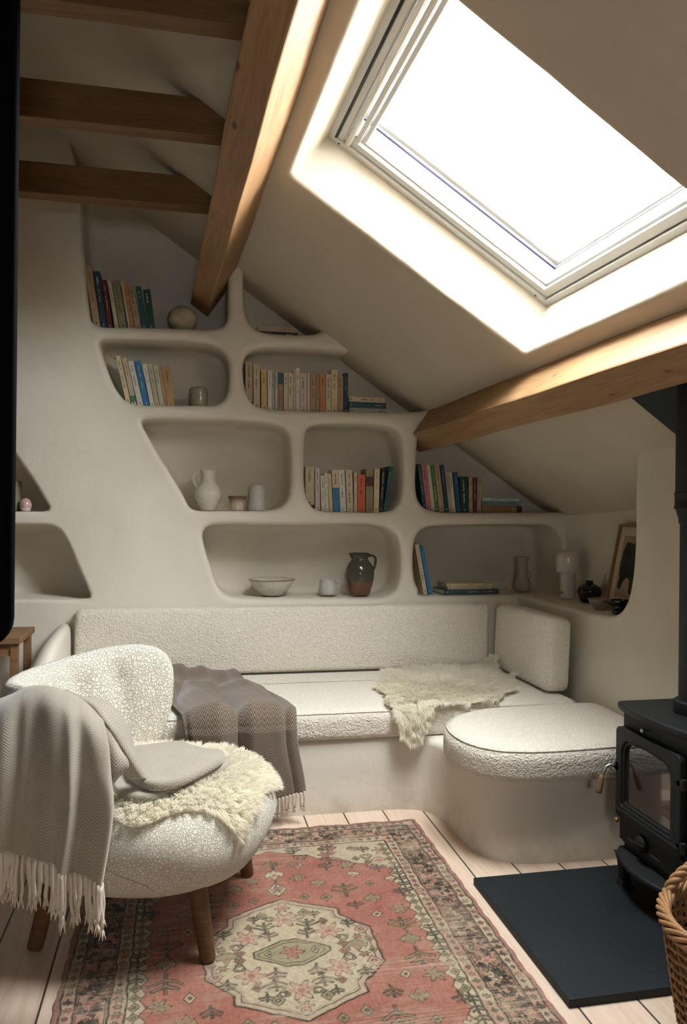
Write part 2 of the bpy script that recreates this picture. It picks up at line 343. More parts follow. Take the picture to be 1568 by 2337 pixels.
def px2(pts, f, ij):
    out = []
    for p in pts:
        if p[0] == 'w': out.append((p[1], p[2]))
        else: q = f(p[0], p[1]); out.append((q[ij[0]], q[ij[1]]))
    return out
def niche_wall(name, outer, holes, M, mat, r=.034, D=.33, fil=.05, step=.018):
    """plaster face with soft-edged recesses; outer and holes in wall coordinates, M(p, q, depth) -> world"""
    V = []; Fc = []; rims = []; loops = []
    for h in holes:
        rr, DD, ff = h.get('r', r), h.get('D', D), h.get('f', fil)
        P = np.array(h['pts'], float); L = np.sum(np.linalg.norm(np.roll(P, -1, 0)-P, axis=1)); P = spline(P, int(L/step), True)
        if area2(P) < 0: P = P[::-1]
        lp = [(offs(P, rr*(1-math.sin(math.pi/2*k/6))), rr*(1-math.cos(math.pi/2*k/6))) for k in range(7)]
        lp.append((P, DD*.5)); 
        lp += [(offs(P, -ff*(1-math.cos(math.pi/2*k/5))), DD-ff+ff*math.sin(math.pi/2*k/5)) for k in range(6)]
        loops.append(lp); rims.append(lp[0][0])
    fv, ff_ = cdt(outer, rims)
    b0 = len(V); V += [M(p[0], p[1], 0.0) for p in fv]; Fc += [[i+b0 for i in f] for f in ff_]
    for lp in loops:
        n = len(lp[0][0]); b0 = len(V)
        for P, d in lp: V += [M(p[0], p[1], d) for p in P]
        for i in range(len(lp)-1):
            for k in range(n):
                k2 = (k+1) % n; Fc.append([b0+i*n+k, b0+i*n+k2, b0+(i+1)*n+k2, b0+(i+1)*n+k])
        bv, bf = cdt(lp[-1][0], []); b0 = len(V); V += [M(p[0], p[1], lp[-1][1]) for p in bv]; Fc += [[i+b0 for i in f] for f in bf]
    me = mesh(V, Fc, True, name); bm = bmesh.new(); bm.from_mesh(me); bmesh.ops.remove_doubles(bm, verts=bm.verts, dist=1e-5); bmesh.ops.recalc_face_normals(bm, faces=bm.faces); bm.to_mesh(me); bm.free()
    return obj(name, me, mat)
NI = {
 'N1': [(162, 240), (180, 420), (188, 560), (194, 630), (201, 700), (208, 732), (224, 742), (300, 745), (400, 747), (485, 749), (507, 744), (518, 728), (521, 690), (522, 620), (523, 520), (523, 300), (350, 150)],
 'N2': [(226, 779), (236, 773), (280, 772), (344, 774), (430, 778), (481, 785), (508, 798), (521, 822), (524, 852), (522, 885), (513, 908), (493, 922), (440, 924), (319, 923), (289, 916), (268, 893), (250, 860), (236, 820)],
 'N3': [(556, 480), (556, 600), (557, 690), (563, 722), (578, 745), (600, 756), (640, 761), (690, 763), (722, 760), (750, 745), (790, 715), (780, 620), (700, 500)],
 'N4': [(555, 851), (556, 826), (566, 804), (587, 794), (642, 791), (720, 794), (780, 799), (820, 803), (880, 806), (1000, 830), (1050, 870), (1020, 915), (980, 934), (933, 940), (795, 939), (642, 935), (600, 930), (578, 920), (563, 896)],
 'N5': [(322, 961), (335, 956), (361, 955), (450, 956), (545, 959), (627, 968), (650, 977), (661, 997), (665, 1042), (664, 1110), (658, 1140), (645, 1156), (622, 1164), (530, 1166), (450, 1165), (434, 1159), (420, 1135), (402, 1103), (361, 1036), (338, 996)],
 'N6': [(697, 995), (701, 981), (712, 972), (735, 967), (831, 967), (880, 971), (904, 979), (917, 996), (922, 1042), (921, 1115), (914, 1146), (900, 1163), (878, 1169), (800, 1169), (741, 1167), (718, 1160), (704, 1143), (697, 1118), (695, 1060)],
 'N7': [(462, 1222), (467, 1208), (480, 1200), (504, 1197), (667, 1198), (851, 1197), (885, 1204), (904, 1219), (914, 1245), (917, 1285), (914, 1326), (903, 1351), (880, 1364), (840, 1367), (708, 1367), (545, 1366), (517, 1360), (500, 1344), (480, 1291), (466, 1246)],
 'N8': [(952, 1060), (955, 1010), (961, 975), (985, 958), (1050, 952), (1180, 980), (1320, 1070), (1335, 1140), (1310, 1166), (1262, 1169), (1092, 1170), (1000, 1168), (972, 1160), (957, 1142), (951, 1110)],
 'N9': [(945, 1283), (948, 1240), (956, 1218), (972, 1205), (1000, 1200), (1113, 1197), (1225, 1198), (1258, 1202), (1278, 1216), (1286, 1240), (1288, 1290), ('w', 2.243, .93), ('w', 2.235, .875), ('w', 2.20, .865), ('w', 1.9, .865), ('w', 1.45, .865), ('w', 1.33, .872), (958, 1349), (949, 1328)],
 'N10': [(22, 1020), (42, 1050), (75, 1097), (104, 1145), (112, 1160), (104, 1166), (60, 1167), (-150, 1168), (-230, 1150), (-250, 1050), (-200, 950), (-60, 930)],
 'N11': [(-220, 1205), (-150, 1199), (60, 1198), (112, 1200), (134, 1209), (150, 1232), (180, 1300), (203, 1352), (205, 1364), (190, 1368), (60, 1368), (-180, 1368), (-225, 1350)],
}
NP = {k: px2(p, lambda x, y: atY(x, y, YF), (0, 2)) for k, p in NI.items()}
hz = [dict(pts=NP[k]) for k in NI]
hz[8]['D'] = .42; hz[8]['f'] = .06
for i in (9, 10): hz[i]['r'] = .022
hz[0]['D'] = .34; hz[3]['D'] = .25; hz[7]['D'] = .22; hz[2]['D'] = .26
wb = struct(niche_wall('wall_back', [(XL-.05, -.02), (3.0, -.02), (3.0, 4.6), (XL-.05, 4.6)], hz, lambda p, q, d: (p, YF+d, q), M_wall))
def shelf_z(key, x):
    """height of the bottom of a recess at x"""
    P = spline(NP[key], 500, True); zs = []
    for i in range(len(P)):
        a, b2 = P[i], P[(i+1) % len(P)]
        if (a[0]-x)*(b2[0]-x) <= 0 and a[0] != b2[0]: zs.append(a[1]+(b2[1]-a[1])*(x-a[0])/(b2[0]-a[0]))
    return min(zs) if zs else NP[key][0][1]
rn = [(5.0, .868), (4.3, .868), (3.75, .868), (3.40, .871), (3.28, .878), (3.19, .905), (3.125, .97), (3.088, 1.08), (3.072, 1.22), (3.07, 1.4), (3.07, 1.8), (3.1, 2.2), (4.0, 2.4), (5.0, 2.3), (5.05, 1.5)]
struct(niche_wall('wall_right', [(YN-.05, -.02), (5.4, -.02), (5.4, 2.6), (YN-.05, 2.6)], [dict(pts=rn, r=.02, D=XK-XR, f=.03)], lambda p, q, d: (XR+d, p, q), M_wall))
W = MB(); W.box0((XL-.1, YN-.1, 0), (XL, 4.5, 5.2)); struct(W.build('wall_left', M_dark, smooth=False))
wx0, wx1, wz0, wz1 = FILL_WIN
W = MB()
for a, c in (((XL-.1, YN-.1, 0), (wx0, YN, 5.2)), ((wx1, YN-.1, 0), (3.2, YN, 5.2)), ((wx0, YN-.1, 0), (wx1, YN, wz0)), ((wx0, YN-.1, wz1), (wx1, YN, 5.2))): W.box0(a, c)
struct(W.build('wall_front', M_dark, smooth=False))
W2 = bpy.data.objects.new('fill_window', None); C.objects.link(W2); struct(W2)  # made-up window, cut in for extra fill light
W = MB()
for a, c in (((wx0, YN-.09, wz0), (wx0+.05, YN-.03, wz1)), ((wx1-.05, YN-.09, wz0), (wx1, YN-.03, wz1)), ((wx0+.05, YN-.09, wz0), (wx1-.05, YN-.03, wz0+.05)), ((wx0+.05, YN-.09, wz1-.05), (wx1-.05, YN-.03, wz1)), (((wx0+wx1)/2-.02, YN-.085, wz0+.05), ((wx0+wx1)/2+.02, YN-.035, wz1-.05))): W.box0(a, c)
W.build('window_frame', M_white, W2, smooth=False)
pl2 = bpy.data.lights.new('fill_window_portal', 'AREA'); pl2.shape = 'RECTANGLE'; pl2.size = wx1-wx0; pl2.size_y = wz1-wz0; pl2.cycles.is_portal = True
po2 = bpy.data.objects.new('fill_window_portal', pl2); C.objects.link(po2); po2.location = ((wx0+wx1)/2, YN-.12, (wz0+wz1)/2); po2.rotation_euler = (math.radians(90), 0, 0)

# ceiling slope with the deep reveal of the skylight
def quad(ins, c=0.0):   # skylight quad in roof coordinates, inset by ins
    a0, a1 = .111+ins, 1.285-ins; f = lambda a, b: b-.066*(a-.11)
    return np.array([(a0, f(a0, -2.52)+ins), (a1, f(a1, -2.52)+ins), (a1, f(a1, -1.262)-ins), (a0, f(a0, -1.262)-ins)])
def dens(Q, r, n=12):
    """resample a quad with rounded corners"""
    out = []
    for i in range(4):
        p, q, s = Q[i-1], Q[i], Q[(i+1) % 4]; d1 = (p-q)/np.linalg.norm(p-q); d2 = (s-q)/np.linalg.norm(s-q)
        for k in range(5):
            t = k/4; out.append((1-t)**2*(q+d1*r)+2*t*(1-t)*q+t*t*(q+d2*r))
        e = Q[(i+1) % 4]-d2*0; 
        nq = Q[(i+1) % 4]; d3 = (q-nq)/np.linalg.norm(q-nq); A = q+d2*r; B = nq+d3*r
        for k in range(1, n): out.append(A+(B-A)*k/n)
    return np.array(out)
lp = []
for k in range(6):
    a = math.pi/2*k/5; lp.append((dens(quad(-.022*(1-math.sin(a))), .03), .022*(1-math.cos(a))))
wob = np.array([.0012*math.sin(i*.9)+.001*math.sin(i*2.3) for i in range(len(lp[0][0]))])
lp += [(dens(quad(.008), .022), .08), (dens(quad(.022), .012), .16), (dens(quad(.034), .004), .235)]
fv, ff_ = cdt([(-4.4, -6.2), (3.1, -6.2), (3.1, 1.2), (-4.4, 1.2)], [lp[0][0]], [(x, y) for x in np.arange(-4, 3, .4) for y in np.arange(-6, 1.1, .4) if not (-.1 < x < 1.5 and -2.9 < y < -1.0)])
V = [RF(p[0], p[1], 0) for p in fv]; Fc = list(ff_); n = len(lp[0][0])
for j, (P, c) in enumerate(lp): V += [RF(p[0], p[1], c+(wob[i] if j < 5 else 0)) for i, p in enumerate(P)]
b0 = len(fv)
for i in range(len(lp)-1):
    for k in range(n):
        k2 = (k+1) % n; Fc.append([b0+i*n+k, b0+i*n+k2, b0+(i+1)*n+k2, b0+(i+1)*n+k])
# the first rim ring carries the wobble, so weld it to the flat part with a strip
me = mesh(V, Fc, True, 'ceiling')
for i in range(n): me.vertices[b0+i].co = Vector(RF(lp[0][0][i][0], lp[0][0][i][1], 0))
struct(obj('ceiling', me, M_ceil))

def ring(name, i0, i1, c0, c1, mat, parent, chamfer=.003):
    B = MB(); A = quad(i0); Bq = quad(i1); vs = []
    for Q, c in ((A, c0), (Bq, c0), (Bq, c1), (A, c1)): vs += [RF(p[0], p[1], c) for p in Q]
    fs = [[j*4+k, j*4+(k+1) % 4, ((j+1) % 4)*4+(k+1) % 4, ((j+1) % 4)*4+k] for j in range(4) for k in range(4)]
    B.add(vs, fs); return B.build(name, mat, parent, smooth=False, bevel=chamfer)
W1 = bpy.data.objects.new('window_1', None); C.objects.link(W1); struct(W1)
ring('window_frame', .028, .058, .215, .30, M_white, W1)
ring('window_gasket', .055, .064, .26, .31, M_black, W1)
ring('window_sash', .061, .098, .228, .33, M_white, W1)
ring('glazing_bead', .094, .108, .246, .34, M_white, W1, .002)
ring('glazing_spacer', .106, .112, .325, .338, flat('spacer_grey', (.30, .31, .34), rough=.5), W1, .0008)
ring('outer_cladding', .02, .14, .345, .40, flat('white_cladding', (.85, .85, .84), rough=.4, var=.02), W1)
B = MB(); q = quad(.108); B.tube([RF(q[3][0], q[3][1], .322), RF(q[2][0], q[2][1], .322)], .0030, 6); B.build('edge_seal', flat('dark_seal', (.02, .02, .06), rough=.6), W1)
B = MB(); q = quad(.062); p0, p1 = RF(.111+.060, q[3][1], .219), RF(.111+.060, q[0][1], .219); B.tube([p0, p1], .0055, 8); B.build('shadow_gap', M_black, W1)  # black tube standing in for the shade in the frame gap
# ventilation bar and rails along the upper side
for k, (ia, wd, c, th, nm) in enumerate([(.078, .026, .222, .03, 'ventilation_flap'), (.112, .022, .213, .028, 'opening_bar'), (.140, .020, .232, .04, 'upper_rail'), (.163, .018, .25, .05, 'blind_rail')]):
    B = MB(); q = quad(.062); aa = .111+ia
    p0, p1 = RF(aa, q[3][1], c), RF(aa, q[0][1], c); d = p1-p0; L = np.linalg.norm(d); d /= L; uu = u_-d*(u_@d); uu /= np.linalg.norm(uu); nn = np.cross(d, uu); nn = nn if nn@n_ > 0 else -nn
    B.box((p0+p1)/2+nn*th/2, (L, wd, th), (d, uu, nn)); B.build(nm, M_white, W1, smooth=False, bevel=.009 if nm == 'opening_bar' else .003, bseg=3)
for a, b in ((.111+.083, -1.262-.047), (1.285-.10, -1.262-.066*1.08-.043)):
    B = MB(); p = RF(a, b, .2145); B.tube([p, p+n_*.004], .005, 14); B.build('screw', M_black, W1)
mg = bpy.data.materials.new('window_glass'); mg.use_nodes = True; nt = mg.node_tree; nt.nodes.remove(nt.nodes['Principled BSDF'])
tr = N(nt, 'ShaderNodeBsdfTransparent'); gl = N(nt, 'ShaderNodeBsdfGlossy', Roughness=.02); mi = N(nt, 'ShaderNodeMixShader'); mi.inputs[0].default_value = .05
lk(nt, tr.outputs[0], mi.inputs[1]); lk(nt, gl.outputs[0], mi.inputs[2]); lk(nt, mi.outputs[0], nt.nodes['Material Output'].inputs[0])
q = quad(.10); B = MB(); B.add([RF(p[0], p[1], .335) for p in q], [[0, 1, 2, 3]]); B.build('pane', mg, W1, smooth=False)
# portal that guides sky light through the opening
pl = bpy.data.lights.new('skylight_portal', 'AREA'); pl.shape = 'RECTANGLE'; pl.size = 1.5; pl.size_y = 1.7; pl.cycles.is_portal = True
po = bpy.data.objects.new('skylight_portal', pl); C.objects.link(po)
cc = RF(.70, -1.94, .42); po.matrix_world = Matrix(((u_[0], v_[0], n_[0], cc[0]), (u_[1], v_[1], n_[1], cc[1]), (u_[2], v_[2], n_[2], cc[2]), (0, 0, 0, 1)))

# ---------------- beams ----------------
def beam(name, a, b, c, mat, label):
    A, Bv = RF(a[0], b[0], c[0]), None
    L = b[1]-b[0]; w_, h = a[1]-a[0], c[1]-c[0]
    B = MB(); n = 24; vs = []; fs = []
    for i in range(n+1):
        x = L*i/n-L/2; q = .0025
        for (s, t) in ((-1, -1), (1, -1), (1, 1), (-1, 1)): vs.append((x, s*w_/2+q*math.sin(i*1.3+s), t*h/2+q*math.sin(i*.9+t*2)))
    for i in range(n):
        for k in range(4): fs.append([i*4+k, (i+1)*4+k, (i+1)*4+(k+1) % 4, i*4+(k+1) % 4])
    fs += [[0, 1, 2, 3], [n*4+3, n*4+2, n*4+1, n*4]]; B.add(vs, fs); o = B.build(name, mat, smooth=False, bevel=.007, bseg=2)
    ce = RF((a[0]+a[1])/2, (b[0]+b[1])/2, (c[0]+c[1])/2)
    o.matrix_world = Matrix(((v_[0], u_[0], n_[0], ce[0]), (v_[1], u_[1], n_[1], ce[1]), (v_[2], u_[2], n_[2], ce[2]), (0, 0, 0, 1)))
    return tag(o, label, 'beam')
beam('ceiling_beam', (-.085, .036), (-5.0, .30), (-.25, .015), M_beam, 'thick oak purlin crossing the upper left of the picture above the top shelf')
beam('ceiling_beam', (1.374, 1.522), (-5.0, .26), (-.168, .015), M_beam, 'lower oak purlin below the skylight, running to the middle shelf')
for i, (y0, y1, lb) in enumerate([(2.285, 2.36, 'topmost oak tie beam, cut by the upper edge of the picture'), (2.98, 3.055, 'middle one of the three oak tie beams, with a dark knot near its end'), (3.69, 3.775, 'lowest oak tie beam, right above the top book niche')]):
    B = MB(); B.box((0, 0, 0), (2.44, y1-y0, .142)); o = B.build('tie_beam', M_joist, smooth=False, bevel=.004); o.location = (XL+1.22-.03, (y0+y1)/2, 2.776+.071)
    tag(o, lb, 'beam', 'oak tie beams under the slope')
# navy sheet standing in for the dark, unlit flue opening in the slope
B = MB(); B.box(RF(2.05, -2.75, -.006), (1.05, 2.2, .012), (u_, v_, n_)); B.build('flue_void_sheet', M_navy, smooth=False).__setitem__('kind', 'structure')

# ---------------- built-in plaster bench and cushions ----------------
bo = spline([(-.60, 3.398), (.2, 3.396), (.80, 3.394), (.98, 3.388), (1.075, 3.345), (1.12, 3.22), (1.13, 3.02), (1.15, 2.90), (1.20, 2.82), (1.30, 2.778), (1.45, 2.762), (1.70, 2.755), (1.937, 2.752)], 110)
bo = np.vstack([bo, [(1.938, 2.9), (1.938, 4.277), (-.60, 4.277)]])
vs, fs = slab(bo, -.01, .327, .028, rb=.002, concave=True)
vs = [(x, y+(-.012*math.exp(-((z-.02)/.05)**2)), z) for x, y, z in vs]
me = mesh(vs, fs); PB = tag(obj('plaster_bench', me, M_bench), 'white plaster bench base built along the wall, curving round into the right corner', 'bench')
B = MB(); secs = []
for y, h in [(4.276, .75), (4.15, .745), (3.95, .735), (3.75, .705), (3.6, .66), (3.5, .60), (3.43, .50), (3.395, .38), (3.385, .2)]:
    xs = [(-.577, -.01), (-.577, h*.55), (-.577, h-.05), (-.584, h-.018), (-.60, h), (-.63, h-.003), (-.665, h-.03), (-.70, h-.09), (-.722, h-.18), (-.735, h-.30), (-.74, -.01)]
    secs.append([(x, y, max(z, -.01)) for x, z in xs])
n = len(secs[0]); vs = [p for s in secs for p in s]; fs = [[i*n+k, i*n+k+1, (i+1)*n+k+1, (i+1)*n+k] for i in range(len(secs)-1) for k in range(n-1)]; fs.append([(len(secs)-1)*n+k for k in range(n)])
B.add(vs, fs); B.build('armrest', M_bench, PB, sub=2)

def piping(P, z, r, parent, M=None):
    pts = [(p[0], p[1], z) for p in P]+[(P[0][0], P[0][1], z)]
    if M: pts = [M(*p) for p in pts]
    B = MB(); B.tube(pts, r, 6, False); return B.build('piping', M_cush, parent)
o1 = rrect(-.572, 3.372, 1.86, 4.24, (.06, .05, .03, .03))
vs, fs = slab(o1, .328, .462, .05, dome=.004, rb=.03); s1 = tag(obj('seat_cushion', mesh(vs, fs), M_cush), 'long cream boucle seat cushion along the back wall, under the brown throw', 'cushion')
piping(offs(o1, -.012), .449, .0022, s1)
o2 = spline([(1.058, 2.93), (1.065, 3.06), (1.11, 3.17), (1.22, 3.28), (1.38, 3.345), (1.6, 3.362), (1.86, 3.362), (1.925, 3.33), (1.93, 3.1), (1.93, 2.74), (1.90, 2.705), (1.7, 2.70), (1.45, 2.685), (1.29, 2.69), (1.17, 2.725), (1.09, 2.81)], 130, True)
if area2(o2) < 0: o2 = o2[::-1]
vs, fs = slab(o2, .328, .466, .055, dome=.004, rb=.035); s2 = tag(obj('seat_cushion', mesh(vs, fs), M_cush), 'rounded cream boucle seat cushion at the right end, in front of the stove', 'cushion')
piping(offs(o2, -.014), .452, .0022, s2)
o3 = rrect(-.558, .470, 1.728, .828, .035)
vs, fs = slab(o3, 0, .082, .03, lambda x, z, d: (x, 4.272-d+(.826-z)*-.02, z), dome=.012, rb=.012); s3 = tag(obj('back_cushion', mesh(vs, fs), M_cush), 'long cream boucle back cushion leaning against the back wall', 'cushion')
o4 = rrect(3.50, .471, 4.178, .834, .04)
vs, fs = slab(o4, 0, .125, .035, lambda y, z, d: (1.868-d-(.83-z)*.015+(z-.46)*.03, y, z), dome=.01, rb=.02); s4 = tag(obj('back_cushion', mesh(vs, fs), M_cush), 'short cream boucle back cushion standing in the right corner', 'cushion')

# tall black panel at the left edge
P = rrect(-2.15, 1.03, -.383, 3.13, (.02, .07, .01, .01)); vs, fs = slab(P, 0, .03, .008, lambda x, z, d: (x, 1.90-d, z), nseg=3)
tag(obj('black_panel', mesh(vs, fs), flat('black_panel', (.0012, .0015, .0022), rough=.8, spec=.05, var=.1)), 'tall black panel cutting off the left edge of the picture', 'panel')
# ---------------- books ----------------
_pal = {}
PAL = {'tan': (.42, .30, .18), 'navy': (.02, .045, .075), 'maroon': (.11, .02, .018), 'cream': (.62, .53, .37), 'olive': (.27, .24, .13), 'orange': (.55, .24, .09), 'teal': (.015, .08, .085),
       'green': (.06, .18, .07), 'yellow cream': (.66, .55, .33), 'white': (.68, .65, .58), 'blue': (.03, .17, .36), 'beige': (.52, .43, .29), 'pale green': (.50, .53, .38), 'ochre': (.42, .24, .09),
       'mustard': (.58, .38, .12), 'grey': (.42, .40, .35), 'pink cream': (.60, .49, .41), 'mauve': (.55, .48, .46), 'red orange': (.62, .13, .06), 'black': (.015, .017, .018), 'pink': (.50, .17, .21),
       'dark green': (.015, .06, .035), 'dark blue': (.02, .07, .16), 'brown': (.30, .16, .08), 'blue grey': (.17, .25, .28), 'pale': (.55, .56, .50), 'slate blue': (.05, .085, .11)}
def bmat(c):
    if c not in _pal: _pal[c] = flat('cover_'+c.replace(' ', '_'), PAL[c], rough=.45, var=.07, vscale=20)
    return _pal[c]
M_page = flat('paper_pages', (.62, .55, .42), rough=.9, var=.08, vscale=120)
M_inkd = flat('dark_ink', (.06, .05, .045), rough=.6); M_inkl = flat('pale_ink', (.62, .60, .52), rough=.6)
def book(name, w, h, d, col, lab, grp, band=None, marks=True, parent_loc=(0, 0, 0), rot=(0, 0, 0), seed=0):
    """local frame: x thickness 0..w, y depth 0..d (spine at 0), z height 0..h"""
    t = thing(name, lab, 'book', parent_loc, rot, grp); r = random.Random(seed); c = .0016
    B = MB(); B.box0((0, 0, 0), (w, c*1.3, h)); B.box0((0, c*.6, 0), (c, d, h)); B.box0((w-c, c*.6, 0), (w, d, h)); B.build('cover', bmat(col), t, smooth=False, bevel=.0009 if w > .008 else 0, bseg=2)
    B = MB(); B.box0((c, c*1.3, .002), (w-c, d-.003, h-.002)); B.build('pages', M_page, t, smooth=False)
    dark = sum(PAL[col]) < .6
    if band is not None:
        z0, z1, bc = band; B = MB(); B.box0((-.0003, -.0005, h*z0), (w+.0003, c, h*z1)); B.build('band', bmat(bc), t, smooth=False)
    if marks and w > .009:
        s = w*.40; x0 = w*.5; mi_ = M_inkl if dark else M_inkd
        z = h*.90
        for seg in range(r.choice([1, 2, 2])):
            B = MB()
            cw = s*r.uniform(.35, .85); L = r.uniform(.12, .34)*h; e = z-L
            while z > max(e, h*.22):
                a = r.uniform(.0018, .0042)
                if r.random() < .82: B.box0((x0-cw/2, -.0004, z-a), (x0-cw/2+cw*r.uniform(.5, 1), .0006, z-a*.25))
                z -= a*1.15
            z -= h*.07
            B.build('spine_lettering', mi_, t, smooth=False)
        B = MB(); B.box0((x0-s*.25, -.0004, h*.045), (x0+s*.25, .0006, h*.075)); B.build('publisher_mark', mi_, t, smooth=False)
    return t
ORD = ['leftmost', 'second from the left', 'third from the left', 'fourth from the left', 'fifth from the left', 'sixth from the left', 'seventh from the left', 'eighth from the left', 'ninth from the left', 'tenth from the left',
       'tenth from the right', 'ninth from the right', 'eighth from the right', 'seventh from the right', 'sixth from the right', 'fifth from the right', 'fourth from the right', 'third from the right', 'second from the right', 'rightmost']
def row(key, place, data, ys, depth=.135):
    n = len(data)
    for i, (bl, br, tl, tr, yt, col, *ex) in enumerate(data):
        pm = atY((bl+br)/2, 900, ys); zb = shelf_z(key, (pm[0])) + .0015
        pb0 = atY(bl, CY-(zb-EYE)*FPX/dep(pm), ys); pb1 = atY(br, CY-(zb-EYE)*FPX/dep(pm), ys); pt = atY(tl, yt, ys)
        w = (pb1[0]-pb0[0])*.97; dx = pt[0]-pb0[0]; dz = pt[2]-zb; ang = math.atan2(dx, dz); L = math.hypot(dx, dz); w *= math.cos(ang)
        z0 = zb + (w*math.sin(ang) if ang > 0 else 0); x0 = pb0[0]
        if ang < 0: pass
        k = i if i < n/2 else 20-(n-i)
        o_ = ORD[i] if i < (n+1)//2 else ORD[20-(n-i)]
        band = ex[0] if ex else None
        lab = f"{col} book, {o_} upright in the {place}"
        if band: lab = f"{col} and {band[2]} book, {o_} upright in the {place}"
        book('book', w, L, depth*random.Random(i*7+n).uniform(.86, 1.1), col, lab, 'books in the '+place, band, True, (x0, ys, z0), (0, ang, 0), seed=i*13+n)
row('N1', 'top left niche', [(213.5, 230, 193, 210, 607, 'tan'), (230.5, 245, 213, 227, 619, 'navy'), (246, 258, 231, 242, 639, 'maroon'), (263, 272, 244.6, 254, 641, 'cream'), (273, 291, 255, 274, 641, 'olive'), (293, 298.5, 275, 280.7, 643, 'cream'), (299, 308, 280.7, 291, 645, 'orange'), (309.3, 323, 291, 306, 650, 'tan'), (323.7, 336, 309.3, 324, 654, 'teal'), (337, 354, 326, 343, 661, 'dark green')], 4.35)
row('N2', 'second left niche', [(288, 299, 264, 273, 812.5, 'yellow cream'), (301, 313, 278, 287, 818, 'beige', (.07, .2, 'green')), (315, 328, 292, 305, 825, 'white'), (328.5, 342, 306.8, 322, 825, 'blue'), (343.4, 354, 324.7, 335, 831, 'white'), (354.6, 365, 337, 347, 831, 'beige'), (366, 376, 349.6, 358, 835, 'pale green'), (377, 382, 360, 366, 835, 'orange'), (383.4, 400, 371, 389, 838, 'ochre')], 4.37)
row('N4', 'wide sloped niche', [(560, 577, 560, 577, 825, 'tan'), (578.8, 594, 578, 594, 831, 'beige'), (596.5, 610, 596, 610, 843, 'mustard'), (611, 621, 611, 621, 845, 'white'), (621.3, 627, 621, 627, 847, 'grey'), (628, 634, 628, 634, 851, 'pale'), (634.5, 647, 634, 647, 850, 'brown', (.7, .99, 'teal')), (648, 657.5, 648, 657, 851, 'cream'), (658, 669, 658, 669, 851, 'cream'), (669.3, 675.5, 669, 675, 844, 'beige'), (675.7, 684, 675.7, 684, 839, 'white'), (684.4, 700.6, 684.4, 700, 851, 'pink cream'), (701, 708, 701, 708, 851, 'cream'), (709, 720.3, 709, 720, 855, 'tan'), (720.6, 729.6, 720.6, 730, 854, 'ochre'), (730, 743.4, 730, 743, 854, 'orange'), (744, 755.6, 744, 755, 854, 'cream'), (756, 771.3, 756, 771, 843, 'yellow cream'), (771.6, 783.7, 771.6, 784, 856, 'tan'), (784.3, 794, 785, 795, 851, 'navy')], 4.37)
row('N6', 'square middle niche', [(697, 718, 697, 718, 1064, 'beige'), (719.7, 731, 719, 729, 1068, 'mauve'), (734, 743, 731, 739, 1085, 'white'), (743.3, 751, 740, 746, 1081, 'white'), (752, 760, 748, 757, 1081, 'yellow cream'), (760.7, 776.6, 757.5, 771, 1072, 'cream', (-.001, .57, 'blue')), (777.2, 791, 773, 787, 1073, 'white'), (792, 807, 789, 803, 1072, 'cream'), (808.4, 815.4, 808, 815, 1078, 'cream'), (816, 834, 816, 834, 1083, 'red orange'), (835, 852, 835.5, 854, 1070, 'olive', (.60, .82, 'maroon')), (852.7, 865, 855, 869, 1069, 'yellow cream'), (865.5, 874, 872, 884, 1068, 'black'), (874.5, 884, 889, 900, 1065, 'teal')], 4.36)
row('N8', 'niche behind the lower beam', [(965.7, 973, 953, 962, 1059, 'teal'), (973.8, 985.2, 961.5, 972, 1062, 'pink'), (985.7, 994, 973.5, 982.7, 1062, 'cream'), (994.3, 1002, 983, 990.7, 1061, 'green'), (1003, 1015, 991, 1004, 1061, 'tan'), (1015.7, 1024.6, 1004, 1014, 1061, 'navy'), (1025.5, 1032.7, 1016, 1023, 1078, 'grey'), (1033, 1040.7, 1024, 1032.7, 1078, 'cream'), (1042, 1052.7, 1034, 1048, 1078, 'dark blue'), (1053.3, 1070, 1049, 1067.5, 1088, 'dark green'), (1071, 1079.6, 1070, 1079, 1088, 'tan'), (1080.4, 1088, 1080, 1088, 1091, 'maroon'), (1088.7, 1098, 1090, 1101, 1088, 'tan')], 4.335)
def flatbook(x0, x1, z0, hgt, y0, dep_, col, lab, grp, rz=0.0, seed=0, band=None):
    """book lying down, spine towards the room"""
    t = book('book', hgt, x1-x0, dep_, col, lab, grp, band, True, (x0, y0, z0+hgt), (0, 0, 0), seed)
    # local x (thickness) -> -z, local z (height) -> +x
    t.matrix_world = Matrix.Translation((x0, y0, z0+hgt)) @ Matrix.Rotation(rz, 4, 'Z') @ Matrix(((0, 0, 1, 0), (0, 1, 0, 0), (-1, 0, 0, 0), (0, 0, 0, 1)))
    return t
def stack(key, ys, items, grp, zb=None):
    x = atY((items[0][0]+items[0][1])/2, 1000, ys)[0]; z = (shelf_z(key, x) if zb is None else zb)+.0015
    for k, (l, r, hp, col, lab, *ex) in enumerate(items):
        q = atY(l, 1000, ys); s = dep(q)/FPX; h = hp*s
        flatbook(q[0], atY(r, 1000, ys)[0], z, h, ys, ex[0] if ex else .14, col, lab, grp, ex[1] if len(ex) > 1 else 0, k*5+3, ex[2] if len(ex) > 2 else None); z += h+.0006
stack('N4', 4.37, [(797, 888, 12.5, 'grey', 'pale grey book at the bottom of the lying stack under the slope'), (796, 881, 13, 'teal', 'dark teal book in the middle of the lying stack under the slope'), (796, 878, 11.5, 'cream', 'cream book on top of the lying stack under the slope')], 'lying books in the wide niche under the slope')
stack('N3', 4.37, [(579, 677, 11, 'black', 'black book lying under the cream one in the small top right niche'), (584, 671, 11, 'beige', 'cream book lying on the black one in the small top right niche')], 'lying books in the small top niche')
